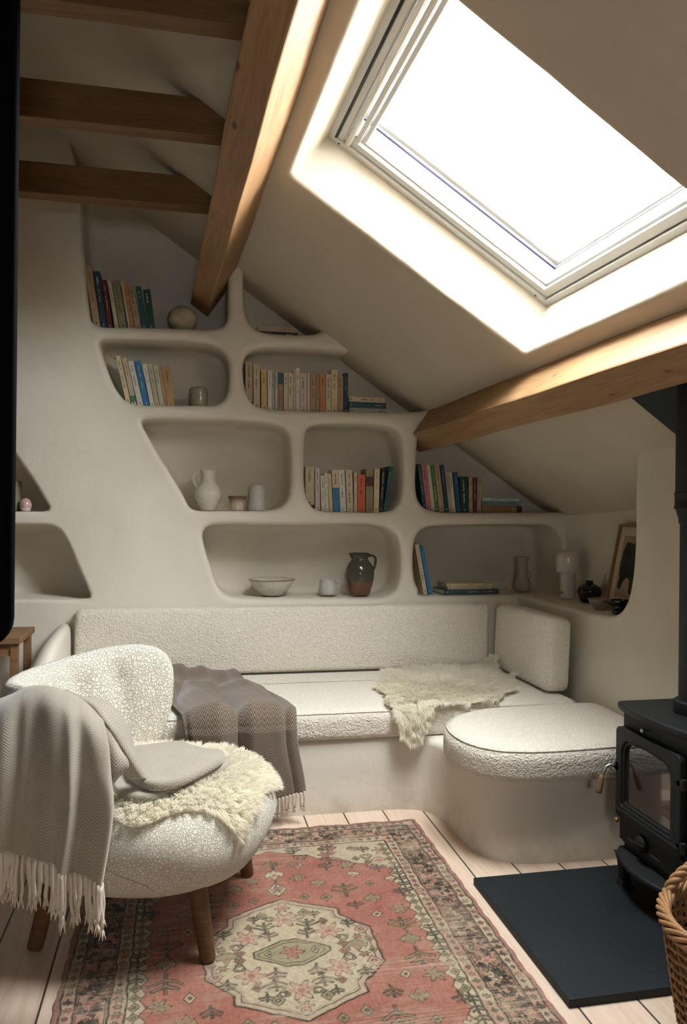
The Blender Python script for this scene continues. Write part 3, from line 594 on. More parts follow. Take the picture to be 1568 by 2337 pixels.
stack('N8', 4.345, [(1103, 1193, 15, 'brown', 'brown leather book at the bottom of the stack right of the row', .15, 0, (.86, 1.0, 'maroon')), (1101.5, 1189, 10.5, 'blue grey', 'blue grey book in the middle of the stack right of the row'), (1102, 1186, 6.5, 'pale', 'thin pale book on top of the stack right of the row')], 'lying books behind the lower purlin')
# leaning and lying books in the lower right niche
zl = .8665
for (bl, br, tl, yt, col, lab) in [(967, 976.5, 947, 1243, 'cream', 'cream book leaning on the left wall of the low right niche'), (978.5, 987, 957.5, 1247, 'blue', 'blue book leaning against the cream one in the low right niche')]:
    ys = 4.36; p0 = atY(bl, 1355, ys); p1 = atY(br, 1355, ys); pt = atY(tl, yt, ys); dz = pt[2]-zl; dx = pt[0]-p0[0]; ang = math.atan2(dx, dz)
    book('book', (p1[0]-p0[0])*.95*math.cos(ang), math.hypot(dx, dz), .13, col, lab, None, None, True, (p0[0], ys, zl), (0, ang, 0), seed=int(bl))
x = atY(1013, 1355, 4.35)[0]; x2 = atY(1140, 1355, 4.35)[0]
flatbook(x, x2, zl, .028, 4.345, .20, 'slate blue', 'large dark blue book at the bottom of the stack in the low right niche', 'lying books in the low right niche', .035, 5)
flatbook(x+.03, x2-.035, zl+.0285, .016, 4.37, .18, 'cream', 'cream book lying on the large dark blue one', 'lying books in the low right niche', .02, 8)
flatbook(x+.025, x2-.035, zl+.0452, .018, 4.372, .17, 'yellow cream', 'cream book with a dark cover on top of the low right stack', 'lying books in the low right niche', .015, 9)
B = MB(); o = None

# ---------------- pottery ----------------
def pot(name, lab, cat, cx, base_px, y, z, prof, mat, inner=None, n=44, wob=0.0, grp=None, part='body'):
    q = atY(cx, base_px, y); s = dep(q)/FPX
    t = thing(name, lab, cat, (q[0], y, z+.0008), (0, 0, 0), grp)
    P = [(r*s, h*s) for r, h in prof]
    pr = [(max(P[0][0]-.004, .001), 0)] + spline(P, max(14, len(P)*4)).tolist()
    pr[1][1] = max(pr[1][1], .001)
    if inner:
        t_ = inner*s; R = pr[-1]; out = [(R[0]-t_*.5, R[1]+t_*.35), (R[0]-t_, R[1]-.001)]
        for r, h in reversed(spline(P, 14).tolist()[:-1]):
            if h > t_*1.5: out.append((max(r-t_, .002), h))
        out.append((.001, t_*1.6)); pr += out
    B = MB(); B.lathe(pr, n=n, wob=wob, close=True); B.build(part, mat, t, auto=60)
    return t, s
def handle(t, s, pts, r, mat, name='handle'):
    B = MB(); P = spline([(a*s, 0, b2*s) for a, b2 in pts], 18); rr = [r*s*(1+.25*(abs(i/17-.5)*2)**3) for i in range(18)]; B.tube(P, rr, 10); return B.build(name, mat, t)
def glaze(name, base, top, split, rough=.25, spk=.5, soft=.05):
    m, nt, b = nmat(name); b.inputs['Roughness'].default_value = rough
    tc = N(nt, 'ShaderNodeTexCoord'); sp = N(nt, 'ShaderNodeSeparateXYZ'); lk(nt, tc.outputs['Object'], sp.inputs[0])
    n1 = N(nt, 'ShaderNodeTexNoise', Scale=25.0, Detail=5.0); lk(nt, tc.outputs['Object'], n1.inputs['Vector'])
    a = N(nt, 'ShaderNodeMath', operation='MULTIPLY_ADD'); lk(nt, n1.outputs['Fac'], a.inputs[0]); a.inputs[1].default_value = .012; lk(nt, sp.outputs['Z'], a.inputs[2])
    mr = N(nt, 'ShaderNodeMapRange'); lk(nt, a.outputs[0], mr.inputs[0]); mr.inputs[1].default_value = split; mr.inputs[2].default_value = split+soft
    mx = N(nt, 'ShaderNodeMix', data_type='RGBA'); lk(nt, mr.outputs[0], mx.inputs[0]); mx.inputs[6].default_value = (*base, 1); mx.inputs[7].default_value = (*top, 1)
    n2 = N(nt, 'ShaderNodeTexNoise', Scale=60.0, Detail=6.0); lk(nt, tc.outputs['Object'], n2.inputs['Vector']); r = ramp(nt, n2.outputs['Fac'], [(.35, (1-spk,)*3), (.6, (1, 1, 1))])
    m2 = N(nt, 'ShaderNodeMix', data_type='RGBA', blend_type='MULTIPLY'); m2.inputs[0].default_value = .7; lk(nt, mx.outputs[2], m2.inputs[6]); lk(nt, r.outputs[0], m2.inputs[7]); lk(nt, m2.outputs[2], b.inputs['Base Color'])
    bump(nt, b, n1.outputs['Fac'], .15, .003); return m
G_white = glaze('white_stoneware', (.60, .56, .48), (.66, .62, .53), .0, rough=.6, spk=.15)
G_grey = glaze('grey_stoneware', (.48, .47, .43), (.55, .54, .49), .0, rough=.45, spk=.2)
# rough ball
q = atY(415, 735, 4.40); s = dep(q)/FPX; zb = shelf_z('N1', q[0])
bm = bmesh.new(); bmesh.ops.create_icosphere(bm, subdivisions=5, radius=1)
for v in bm.verts:
    c = v.co.copy(); k = 1+.03*math.sin(3.1*c.x+1)*math.cos(2.7*c.y)+.015*math.sin(9*c.x+4*c.z)+.02*math.exp(-((c.x-.2)**2+(c.z-.1)**2)/.02)
    v.co = Vector((c.x*34*s*k, c.y*34*s*k, c.z*30*s*k))
me = bpy.data.meshes.new('ball'); bm.to_mesh(me); bm.free(); me.polygons.foreach_set('use_smooth', [True]*len(me.polygons))
o = obj('stone_ball', me, flat('rough_stone', (.46, .38, .27), rough=.85, var=.25, vscale=18, bmp=.7, bscale=40)); o.location = (q[0], 4.40, zb+29.5*s); tag(o, 'rough pale stone ball on the top left shelf below the oak purlin', 'ball')
z2 = shelf_z('N2', .04)
pot('ceramic_jar', 'glossy olive grey lidded jar right of the leaning books in the second left niche', 'jar', 452.5, 920, 4.42, z2, [(19.5, .5), (20, 5), (21, 8), (21.3, 24), (21, 38), (19, 44), (15, 47), (1, 48)], glaze('olive_glaze', (.10, .07, .04), (.36, .33, .23), .008, rough=.08, spk=.25, soft=.012))
z5 = shelf_z('N5', .3)
t, s = pot('jug', 'white matt jug with a loop handle on the left, in the slanted niche', 'jug', 475, 1164, 4.42, z5, [(17, .5), (19, 6), (26, 20), (31, 34), (30, 44), (23, 57), (17, 65), (16, 74), (17.5, 83), (20.5, 91)], G_white, inner=2.2)
handle(t, s, [(-17, 83), (-27, 85), (-34, 78), (-34, 66), (-27, 54), (-22, 52)], 2.6, G_white)
pot('cup', 'small cup with brown and cream glaze between the jug and the tall white vase', 'cup', 541, 1165, 4.37, z5, [(14, .5), (15.5, 4), (15, 9), (17, 18), (18, 24), (20.5, 33)], glaze('brown_cream_glaze', (.60, .50, .38), (.17, .09, .05), .045, rough=.3, spk=.4, soft=.03), inner=2, wob=.03)
pot('vase', 'tall pale cylinder vase with a narrow rim at the right of the jug niche', 'vase', 586, 1165, 4.40, z5, [(21, .5), (22, 3), (21, 20), (20, 40), (18.5, 54), (15.5, 60), (12, 61), (11.5, 63.5)], G_grey, inner=2.2)
zn = .868
pot('bowl', 'wide pale bowl with a brown uneven rim in the long low niche', 'bowl', 620, 1358, 4.44, zn, [(26, .5), (28, 3), (38, 12), (46, 23), (52, 35)], glaze('bowl_glaze', (.55, .52, .45), (.60, .57, .49), 0, rough=.18, spk=.2), inner=2.2, wob=.012)
B = MB(); o_ = bpy.data.objects['bowl']; ss = dep(np.array(o_.location))/FPX
B.tube([(52*ss*(1+.012*math.sin(2*a+1)+.0072*math.sin(3*a+35*ss*30))*math.cos(a), 52*ss*(1+.012*math.sin(2*a+1)+.0072*math.sin(3*a+35*ss*30))*math.sin(a), 35.3*ss) for a in np.linspace(0, 2*math.pi, 50)], .0024, 6, False); B.build('rim', flat('brown_rim', (.17, .10, .05), rough=.3), o_)
t, s = pot('mug', 'small grey mug with an ear handle, left of the dark jug', 'mug', 748, 1358, 4.42, zn, [(19, .5), (20.5, 4), (20.5, 12), (19, 22), (18.5, 27), (19.5, 34)], G_grey, inner=1.8)
handle(t, s, [(18, 29), (26, 30), (27, 23), (24, 15), (18, 11)], 2.0, G_grey)
GJ = glaze('dark_jug_glaze', (.17, .075, .042), (.075, .066, .052), .075, rough=.1, spk=.35, soft=.012)
t, s = pot('jug', 'dark glazed jug with a terracotta foot and a handle on the right', 'jug', 821, 1357, 4.42, zn, [(23, .5), (24, 4), (29, 22), (33, 42), (32, 56), (26, 70), (19.5, 78), (18, 84), (19, 89), (22, 93)], GJ, inner=2.0)
handle(t, s, [(18, 87), (29, 88), (36, 82), (36, 68), (30, 52)], 2.8, GJ)
B = MB(); B.add([(-17*s, -7*s, 86*s), (-17*s, 7*s, 86*s), (-27*s, 0, 93*s), (-21*s, 5*s, 94*s), (-21*s, -5*s, 94*s), (-19*s, 0, 80*s)], [[0, 5, 1], [0, 2, 5], [1, 5, 2], [0, 4, 2], [1, 2, 3]]); B.build('spout', GJ, t)
GB = glaze('warm_stoneware', (.42, .35, .27), (.46, .38, .29), 0, rough=.5, spk=.15)
t, s = pot('jug', 'slender pale jug with a tiny handle beside the table lamp', 'jug', 1192, 1348, 4.48, .866, [(14, .5), (17, 3), (19.5, 12), (18, 22), (13, 33), (12, 50), (12, 66), (15, 79)], GB, inner=1.6)
handle(t, s, [(12, 45), (19, 44), (20, 34), (15, 24)], 1.2, GB)
# table lamp
q = np.array([2.150, 4.07, .868]); s = dep(q)/FPX
t = thing('table_lamp', 'white mushroom table lamp on the right hand ledge', 'lamp', (2.150, 4.07, .8695))
G_l = flat('opal_glass', (.62, .57, .48), rough=.18, var=.03); B = MB(); B.lathe([(15*s, 0), (16.5*s, 1*s), (17*s, 3*s), (17*s, 62*s), (15*s, 62*s)], n=40); B.build('base', G_l, t, auto=50)
B = MB(); B.lathe([(23*s, 58*s), (25.5*s, 59*s), (26.3*s, 63*s), (26.3*s, 92*s), (25*s, 99*s), (21*s, 105*s), (14*s, 108*s), (2*s, 109*s)], n=40); B.build('lamp_shade', G_l, t, auto=70)
B = MB(); B.tube([(-17*s, -8*s, 14*s), (-25*s, -12*s, 14*s)], 3*s, 12); B.build('switch', M_brass, t)
GK = flat('black_glaze', (.012, .012, .013), rough=.12, var=.05)
pot('vase', 'squat black bottle vase between the lamp and the small bowl', 'vase', 1345, 1379, 3.86, .8685, [(19, .5), (21, 4), (25, 16), (27, 25), (25, 33), (17, 40), (10, 43), (8, 46), (9, 49)], GK, inner=1.5)
pot('bowl', 'small shallow brown grey bowl in front of the black vase', 'bowl', 1370, 1390, 3.56, .8695, [(12, .5), (13, 3), (20, 10), (25, 17), (27.5, 24)], glaze('taupe_glaze', (.25, .21, .15), (.28, .24, .17), 0, rough=.45, spk=.2), inner=1.8)
pot('pot', 'small black pot half hidden by the curved wall edge on the right ledge', 'pot', 1417, 1402, 3.34, .8725, [(17, .5), (19, 3), (18.5, 10), (14, 14), (15, 22), (21, 28), (22.5, 33)], GK, inner=1.8)
B = MB(); pr = bpy.data.objects['pot']; ss = dep(np.array(pr.location))/FPX
B.tube([(-18*ss, 0, 22*ss), (-31*ss, 4*ss, 27*ss), (-40*ss, 6*ss, 30*ss)], [2.5*ss, 2.2*ss, 2.6*ss], 8); B.build('handle', GK, pr)
z10 = shelf_z('N10', -.80)
pot('vase', 'dark olive cylinder vase at the left edge, next to the black panel', 'vase', 30, 1166, 4.40, z10, [(17, .5), (18, 3), (18, 40), (18, 68)], flat('olive_vase', (.20, .17, .10), rough=.35), inner=1.6)
t, s = pot('egg_cup', 'pink marbled egg shaped ornament on the shelf at the far left', 'ornament', 58.5, 1166, 4.36, z10, [(10, .5), (11, 3), (12.5, 8)], flat('cream_ceramic', (.62, .52, .44), rough=.3), part='cup')
B = MB(); B.lathe([(.001, 6.8*s), (10*s, 7.2*s), (12.8*s, 9*s), (13.3*s, 14*s), (12.3*s, 20*s), (9*s, 26*s), (4*s, 29.5*s), (.001, 30*s)], n=30); B.build('egg', flat('pink_marble', (.62, .40, .36), rough=.25, var=.25, vscale=30), t)

# framed print leaning on the knee wall
yA, yB, zA = 3.66, 3.20, .8725
tiltx0, tiltx1, Hh = 2.160, 2.243, .435
o = thing('framed_print', 'print of a dark abstract shape in a wooden frame, leaning behind the wall edge', 'picture', (0, 0, 0))
zt = zA+math.sqrt(Hh**2-(tiltx1-tiltx0)**2)
def FP(s_, t_, d):   # s along y (0 at far side), t up, d towards the room
    base = np.array([tiltx0+(tiltx1-tiltx0)*t_/Hh, yA-s_, zA+(zt-zA)*t_/Hh]); nn = np.array([-(zt-zA), 0, (tiltx1-tiltx0)])/Hh
    return base+nn*d
def fbox(s0, s1, t0, t1, d0, d1): 
    return [FP(a, b2, c) for a in (s0, s1) for b2 in (t0, t1) for c in (d0, d1)], [[0, 1, 3, 2], [4, 6, 7, 5], [0, 4, 5, 1], [2, 3, 7, 6], [0, 2, 6, 4], [1, 5, 7, 3]]
Wd = yA-yB; fw_ = .014; B = MB()
for a in ((0, Wd, 0, fw_), (0, Wd, Hh-fw_, Hh), (0, fw_, fw_, Hh-fw_), (Wd-fw_, Wd, fw_, Hh-fw_)): B.add(*fbox(*a, 0, .02))
B.build('frame', wood('frame_oak', (.20, .11, .045), (.33, .20, .09), scale=4, knots=False), o, smooth=False)
B = MB(); B.add(*fbox(fw_, Wd-fw_, fw_, Hh-fw_, .002, .008)); B.build('mount', flat('cream_mount', (.55, .47, .35), rough=.8, var=.03), o, smooth=False)
B = MB(); B.add(*fbox(.055, Wd-.055, .06, Hh-.06, .008, .0095)); pr_ = B.build('print', flat('print_paper', (.36, .27, .18), rough=.7, var=.15), o, smooth=False)
B = MB()
for k, pts in enumerate([[(.07, .18), (.075, .30), (.10, .345), (.14, .335), (.19, .345), (.24, .31), (.28, .33), (.33, .25), (.35, .12), (.29, .10), (.26, .17), (.22, .09), (.18, .08), (.165, .16), (.13, .155), (.10, .12)], [(.075, .105), (.10, .10), (.105, .15), (.085, .165)]]):
    P = spline(pts, 40, True); fv, ff_ = cdt(P, []); B.add([FP(p[0], p[1], .0105) for p in fv], ff_)
B.build('painted_shape', flat('print_ink', (.03, .03, .022), rough=.7, var=.5, vscale=14), pr_, smooth=False)
pr_.parent = o

# side table at the far left
t = thing('side_table', 'brown stained wooden side table behind the armchair, at the left edge', 'table', (-.865, 3.99, 0))
B = MB(); B.box((0, 0, .735), (.24, .36, .03)); B.build('tabletop', M_table, t, smooth=False, bevel=.004)
for i, (x, y) in enumerate([(-.09, -.15), (.09, -.15), (-.09, .15), (.09, .15)]): B = MB(); B.box((x, y, .36), (.034, .034, .72)); B.build('leg', M_table, t, smooth=False, bevel=.003)
B = MB(); B.box((0, -.15, .69), (.16, .02, .055)); B.build('apron', M_table, t, smooth=False)
def wchild(B, name, mat, par, **k):
    """build a part given in world coordinates under an unrotated parent"""
    o = B.build(name, mat, par, **k); o.location = -Vector(par.location); return o

# ---------------- hearth slab ----------------
B = MB(); B.box0((1.040, 1.936, 0.0), (1.925, 2.650, .025)); tag(B.build('hearth_slab', M_slate, smooth=False, bevel=.002), 'black slate hearth slab lying on the floor under the stove', 'slab')

# ---------------- stove ----------------
S = thing('wood_stove', 'black cast iron stove with a glass door and flue pipe on the slate hearth', 'stove', (1.735, 2.335, .0255))
XF = 1.565; Y0, Y1 = 2.125, 2.545; ZT = .672
B = MB(); B.box0((XF, Y0, .165), (1.905, Y1-.008, .642)); wchild(B, 'firebox', M_black, S, smooth=False, bevel=.006)
B = MB(); out = [(1.915, Y0-.015), (1.915, Y1+.01), (XF+.01, Y1+.012)] + [(XF-.014-.030*math.sin(math.pi*t)**.8, Y1+.006-(Y1-Y0+.016)*t) for t in np.linspace(0, 1, 15)]+[(XF+.01, Y0-.016)]
P = np.array(out); P = P if area2(P) > 0 else P[::-1]; vs, fs = slab(P, .640, ZT, .008, nseg=4, rb=.016, concave=True); B.add(vs, fs); wchild(B, 'top_plate', M_black, S, auto=40)
# arched door drawn in (y, z), thickness along x
def yz_prism(B, pts, x0, x1):
    fv, ff_ = cdt(pts, []); n = len(pts)
    B.add([(x0, p[0], p[1]) for p in fv], ff_); B.add([(x1, p[0], p[1]) for p in fv], ff_)
    B.add([(x0, p[0], p[1]) for p in pts]+[(x1, p[0], p[1]) for p in pts], [[k, (k+1) % n, n+(k+1) % n, n+k] for k in range(n)])
def yz_ring(B, o_, i_, x0, x1):
    n = len(o_); V = [(x0, *p) for p in o_]+[(x0, *p) for p in i_]+[(x1, *p) for p in i_]+[(x1, *p) for p in o_]; F_ = []
    for j in range(4):
        for k in range(n): F_.append([j*n+k, j*n+(k+1) % n, ((j+1) % 4)*n+(k+1) % n, ((j+1) % 4)*n+k])
    B.add(V, F_)
ya, yb_ = Y0+.045, Y1-.004
def arch(y0, y1, z0, z1, r, rise=0.0):
    P = []
    for cy_, cz, a0 in ((y1-r, z0+r*.35, 270), ):
        pass
    rb_ = .008
    P += [(y0+rb_, z0), (y1-rb_, z0), (y1, z0+rb_)]
    P += [(y1, z1-r-rise)]+[(y1-r+r*math.cos(a), z1-r-rise+r*math.sin(a)) for a in np.linspace(.15, math.pi/2, 7)]
    P += [(y1-r-(y1-y0-2*r)*t, z1-rise+rise*math.sin(math.pi*t)) for t in np.linspace(.1, .9, 9)]
    P += [(y0+r-r*math.sin(a), z1-r-rise+r*math.cos(a)) for a in np.linspace(0, math.pi/2-.15, 7)]+[(y0, z1-r-rise), (y0, z0+rb_)]
    return P
Do = arch(ya, yb_, .262, .588, .022); 
def match(P, Q):   # ring partner: same count, arch opening
    return Q
op = arch(ya+.045, yb_-.034, .308, .556, .055, .006); 
B = MB(); yz_ring(B, Do, op, XF-.026, XF-.002); D = wchild(B, 'door', M_black, S, smooth=False, bevel=.003)
B = MB(); i2 = arch(ya+.058, yb_-.046, .318, .546, .046, .006); yz_ring(B, op, i2, XF-.020, XF-.006); o = B.build('inner_bezel', M_black, D, smooth=False)
M_sg, nt, b = nmat('stove_glass'); b.inputs['Base Color'].default_value = (.035, .028, .022, 1); b.inputs['Roughness'].default_value = .06; b.inputs['Specular IOR Level'].default_value = .8; b.inputs['Coat Weight'].default_value = .6; b.inputs['Coat Roughness'].default_value = .04
B = MB(); yz_prism(B, i2, XF-.010, XF-.006); o = B.build('glass', M_sg, D, smooth=False)
B = MB(); B.box0((XF-.030, ya+.005, .286), (XF-.022, yb_-.004, .296)); B.build('sill_rail', M_black, D, smooth=False, bevel=.002)
# handle on the far edge of the door
B = MB(); B.tube([(XF-.022, yb_-.004, .440), (XF-.045, yb_+.006, .442), (XF-.060, yb_+.006, .436), (XF-.070, yb_+.005, .420), (XF-.076, yb_+.004, .405)], .0065, 12); H_ = B.build('door_handle', M_steel, D)
B = MB(); B.tube([(XF-.075, yb_+.004, .408), (XF-.080, yb_+.003, .395), (XF-.092, yb_+.0, .352), (XF-.093, yb_, .346)], [.0085, .0095, .0115, .010], 12); B.build('grip', wood('olive_grip', (.13, .08, .03), (.25, .16, .07), scale=6, knots=False), D)
B = MB(); B.tube([(XF-.026, yb_-.004, .440), (XF-.004, yb_-.004, .440)], .016, 16); B.build('handle_boss', M_black, D)
for z in (.50, .30):
    B = MB(); B.tube([(XF-.020, ya-.010, z-.018), (XF-.020, ya-.010, z+.018)], .009, 12); B.box0((XF-.026, ya-.010, z-.010), (XF-.014, ya+.02, z+.010)); B.box0((XF-.016, ya-.03, z-.012), (XF-.004, ya-.005, z+.012)); B.build('hinge', M_black, D, smooth=False, bevel=.002)
B = MB(); B.box0((XF-.010, ya, .178), (XF+.004, yb_-.002, .256)); LP = wchild(B, 'ash_panel', M_black, S, smooth=False, bevel=.003)
yc = (ya+yb_)/2+.035
B = MB(); B.tube([(XF-.010, yc, .218), (XF-.026, yc, .218)], [.030, .027], 28); wh = B.build('air_wheel', M_black, LP)
B = MB(); B.box0((XF-.031, yc-.030, .215), (XF-.026, yc+.030, .221)); B.build('wheel_bar', M_black, wh, smooth=False, bevel=.001)
for y_ in (yc+.07, yc-.07):
    B = MB(); B.box0((XF-.012, y_-.025, .198), (XF-.009, y_+.025, .2015)); B.build('vent_slot', flat('worn_edge', (.10, .11, .11), rough=.5), LP, smooth=False)
B = MB(); B.tube([(XF, Y1-.165, .612), (XF-.022, Y1-.165, .612)], [.003, .003], 8); B.tube([(XF-.018, Y1-.165, .612), (XF-.028, Y1-.165, .612)], .0075, 14); wchild(B, 'air_knob', M_steel, S)
B = MB(); B.tube([(XF+.02, Y1-.008, .238), (XF-.012, Y1+.004, .238)], .003, 8); bm = bmesh.new(); bmesh.ops.create_uvsphere(bm, u_segments=16, v_segments=10, radius=.0095); B.add([(v.co.x+XF-.014, v.co.y+Y1+.006, v.co.z+.238) for v in bm.verts], [[v.index for v in f.verts] for f in bm.faces]); bm.free(); wchild(B, 'side_knob', M_brass, S)
# ash lip
out = [(XF+.03, Y1-.01)] + [(XF+.01-.088*math.sin(math.pi*t)**.55, Y1+.006-(Y1-Y0)*t) for t in np.linspace(0.02, .98, 17)]+[(XF+.03, Y0+.01)]
P = np.array(out); P = P if area2(P) > 0 else P[::-1]; B = MB(); vs, fs = slab(P, .128, .150, .007, nseg=3, rb=.007, concave=True); B.add(vs, fs); wchild(B, 'ash_lip', M_black, S, auto=40)
B = MB(); B.box0((XF+.004, Y0+.01, .138), (1.90, Y1-.016, .168)); wchild(B, 'base_plate', M_black, S, smooth=False, bevel=.003)
for (x, y) in ((XF-.012, Y1-.045), (XF-.012, Y0+.045), (1.87, Y1-.045), (1.87, Y0+.045)):
    B = MB(); n = 5; prof = [(.026, .140), (.020, .115), (.016, .08), (.016, .048), (.021, .036), (.021, .0265)]; V = []; F_ = []
    for hw, z in prof: V += [(x-hw, y-hw, z), (x+hw, y-hw, z), (x+hw, y+hw, z), (x-hw, y+hw, z)]
    for i in range(len(prof)-1):
        for k in range(4): F_.append([i*4+k, i*4+(k+1) % 4, (i+1)*4+(k+1) % 4, (i+1)*4+k])
    F_ += [[0, 1, 2, 3], [23, 22, 21, 20]]; B.add(V, F_); wchild(B, 'leg', M_black, S, smooth=False, bevel=.003)
pc = (1.738, 2.345)
B = MB(); B.lathe([(.070, .66), (.070, 1.318), (.074, 1.322), (.0755, 1.34), (.083, 1.365), (.086, 1.375), (.086, 1.80)], (pc[0], pc[1], 0), 44); FL = wchild(B, 'flue_pipe', M_black, S, auto=40)
B = MB(); B.lathe([(.071, .668), (.084, .670), (.086, .674), (.085, .712), (.080, .716), (.071, .717)], (pc[0], pc[1], 0), 44); B.build('flue_collar', M_black, FL, auto=40)
B = MB(); B.lathe([(.086, 1.372), (.0895, 1.374), (.0895, 1.382), (.0875, 1.385), (.0875, 1.418), (.0895, 1.421), (.0895, 1.427), (.086, 1.43)], (pc[0], pc[1], 0), 44); B.build('flue_band', M_black, FL, auto=40)

# ---------------- log basket ----------------
bc = np.array([1.392, 1.615]); Hb = .350
M_wick = wood('willow', (.22, .10, .035), (.48, .27, .12), scale=8, rough=.45, knots=False)
BK = thing('log_basket', 'round woven willow log basket with a twisted handle, at the lower right corner', 'basket', (bc[0], bc[1], 0))
def rad(z): return .175+.060*(z/Hb)**.8
B = MB(); ns = 30; rows = 26
for k in range(ns):
    a = 2*math.pi*k/ns; B.tube([(rad(z)*math.cos(a), rad(z)*math.sin(a), z) for z in np.linspace(.01, Hb, 7)], .0038, 6)
for j in range(rows):
    z = .014+(Hb-.035)*j/rows; pts = []
    for i in range(ns*4+1):
        a = 2*math.pi*i/(ns*4); q = math.cos(ns/2*a+math.pi*(j % 2)); pts.append(((rad(z)+.0068*q)*math.cos(a), (rad(z)+.0068*q)*math.sin(a), z+.0015*math.sin(5*a+j)))
    B.tube(pts, .0052, 6, False)
B.build('woven_wall', M_wick, BK)
B = MB(); R0 = rad(Hb)+.002
for k in range(7):
    pts = []; 
    for i in range(241):
        a = 2*math.pi*i/240; th = a*6+k*2*math.pi/7; pts.append(((R0+.011*math.cos(th))*math.cos(a), (R0+.017*math.cos(th))*math.sin(a), Hb+.004+.017*math.sin(th)))
    B.tube(pts, .0062, 7, False)
B.build('rim', M_wick, BK)
B = MB(); B.lathe([(.165, .004), (.172, .004), (.172, .012), (.001, .012)], n=30, close=False); B.build('base', M_wick, BK)
B = MB(); pts0 = []
a1_, a2_ = math.radians(172), math.radians(128)
pA = np.array([R0*math.cos(a1_), R0*math.sin(a1_), Hb]); pB = np.array([R0*math.cos(a2_), R0*math.sin(a2_), Hb])
a0_ = math.radians(95); pA = np.array([R0*math.cos(math.radians(128)), R0*math.sin(math.radians(128)), Hb-.01]); pB = np.array([R0*math.cos(math.radians(40)), R0*math.sin(math.radians(40)), Hb-.01])
cen = spline([pA, pA+(pB-pA)*.04+[-.004, .004, .038], pA+(pB-pA)*.22+[0, .012, .085], pA+(pB-pA)*.5+[0, .014, .105], pA+(pB-pA)*.78+[0, .012, .085], pA+(pB-pA)*.96+[.004, .004, .05], pB], 90)
for k in range(3):
    pts = []
    for i, c in enumerate(cen):
        t_ = cen[min(i+1, 89)]-cen[max(i-1, 0)]; t_ /= np.linalg.norm(t_); e1 = np.cross(t_, [0, 1, .2]); e1 /= np.linalg.norm(e1); e2 = np.cross(t_, e1); th = i*.42+k*2*math.pi/3
        pts.append(c+(e1*math.cos(th)+e2*math.sin(th))*.0078)
    B.tube(pts, .0078, 8)
B.build('handle', M_wick, BK)
M_bark = flat('bark', (.13, .08, .045), rough=.9, var=.4, vscale=30, bmp=.8, bscale=50); M_cut = flat('cut_wood', (.60, .40, .20), rough=.8, var=.15, vscale=30)
for i, (dx, dy, r_, tilt, az, lb) in enumerate([(-.02, .05, .048, .16, 1.2, 'split log standing at the back of the willow basket'), (.09, -.02, .052, .1, -.4, 'thick log at the right inside the willow basket'), (-.03, -.09, .040, .05, -1.9, 'log nearest the camera inside the willow basket')]):
    t = thing('firewood_log', lb, 'log', (bc[0]+dx, bc[1]+dy, .022), (tilt*math.sin(az), tilt*math.cos(az)*.6, 0), 'logs in the willow basket')
    B = MB(); B.lathe([(r_, 0), (r_*1.02, .1), (r_*.98, .20), (r_, .29)], n=22, wob=.06, close=False); B.build('bark', M_bark, t)
    B = MB(); B.lathe([(.0008, .2895), (r_*.97, .2895), (r_*.97, .2905), (.0008, .2905)], n=22, wob=.06, close=False); B.build('cut_end', M_cut, t)

# ---------------- rug ----------------
RX, RY, rc = .668, .918, (.333, 2.330); st = .003
nx, ny = int(2*RX/st)+1, int(2*RY/st)+1
xs = np.linspace(-RX, RX, nx); ys_ = np.linspace(-RY, RY, ny); GX, GY = np.meshgrid(xs, ys_, indexing='ij')
def vnoise(fx, fy, seed=0, oct=3):
    r = np.random.default_rng(seed); out = 0; amp = 1; tot = 0
    for o_ in range(oct):
        gx, gy = int(2*RX*fx)+3, int(2*RY*fy)+3; g_ = r.random((gx, gy)); u = (GX+RX)*fx; v = (GY+RY)*fy; i = u.astype(int); j = v.astype(int); a = u-i; b2 = v-j; a = a*a*(3-2*a); b2 = b2*b2*(3-2*b2)
        out = out+amp*(g_[i, j]*(1-a)*(1-b2)+g_[i+1, j]*a*(1-b2)+g_[i, j+1]*(1-a)*b2+g_[i+1, j+1]*a*b2); tot += amp; amp *= .55; fx *= 2.1; fy *= 2.1
    return out/tot
lin = lambda r, g_, b2: np.array([((c/255+.055)/1.055)**2.4 if c > 10 else c/255/12.92 for c in (r, g_, b2)])
RED, RED2, BEI, OLI, DRK, PNK, TAN, RUST = lin(176, 84, 58), lin(196, 118, 88), lin(206, 190, 150), lin(160, 148, 100), lin(45, 46, 42), lin(205, 150, 125), lin(190, 150, 112), lin(165, 100, 70)
wx = GX+(vnoise(28, 28, 1, 2)-.5)*.010; wy = GY+(vnoise(28, 28, 2, 2)-.5)*.010
col = np.empty((nx, ny, 3)); n_a = vnoise(9, 9, 3)[..., None]; col[:] = RED*(1-n_a)+RED2*n_a
def put(mask, c, a=1.0):
    global col
    m_ = np.clip(mask, 0, 1)[..., None]*a; col = col*(1-m_)+np.asarray(c)*m_
def soft(d, w_=.0025): return np.clip(.5-d/w_, 0, 1)
def line(d, th, c=DRK, a=.92): put(soft(np.abs(d)-th), c, a)
ax_, ay_ = np.abs(wx), np.abs(wy)
fw2, fh2 = RX-.190, RY-.190
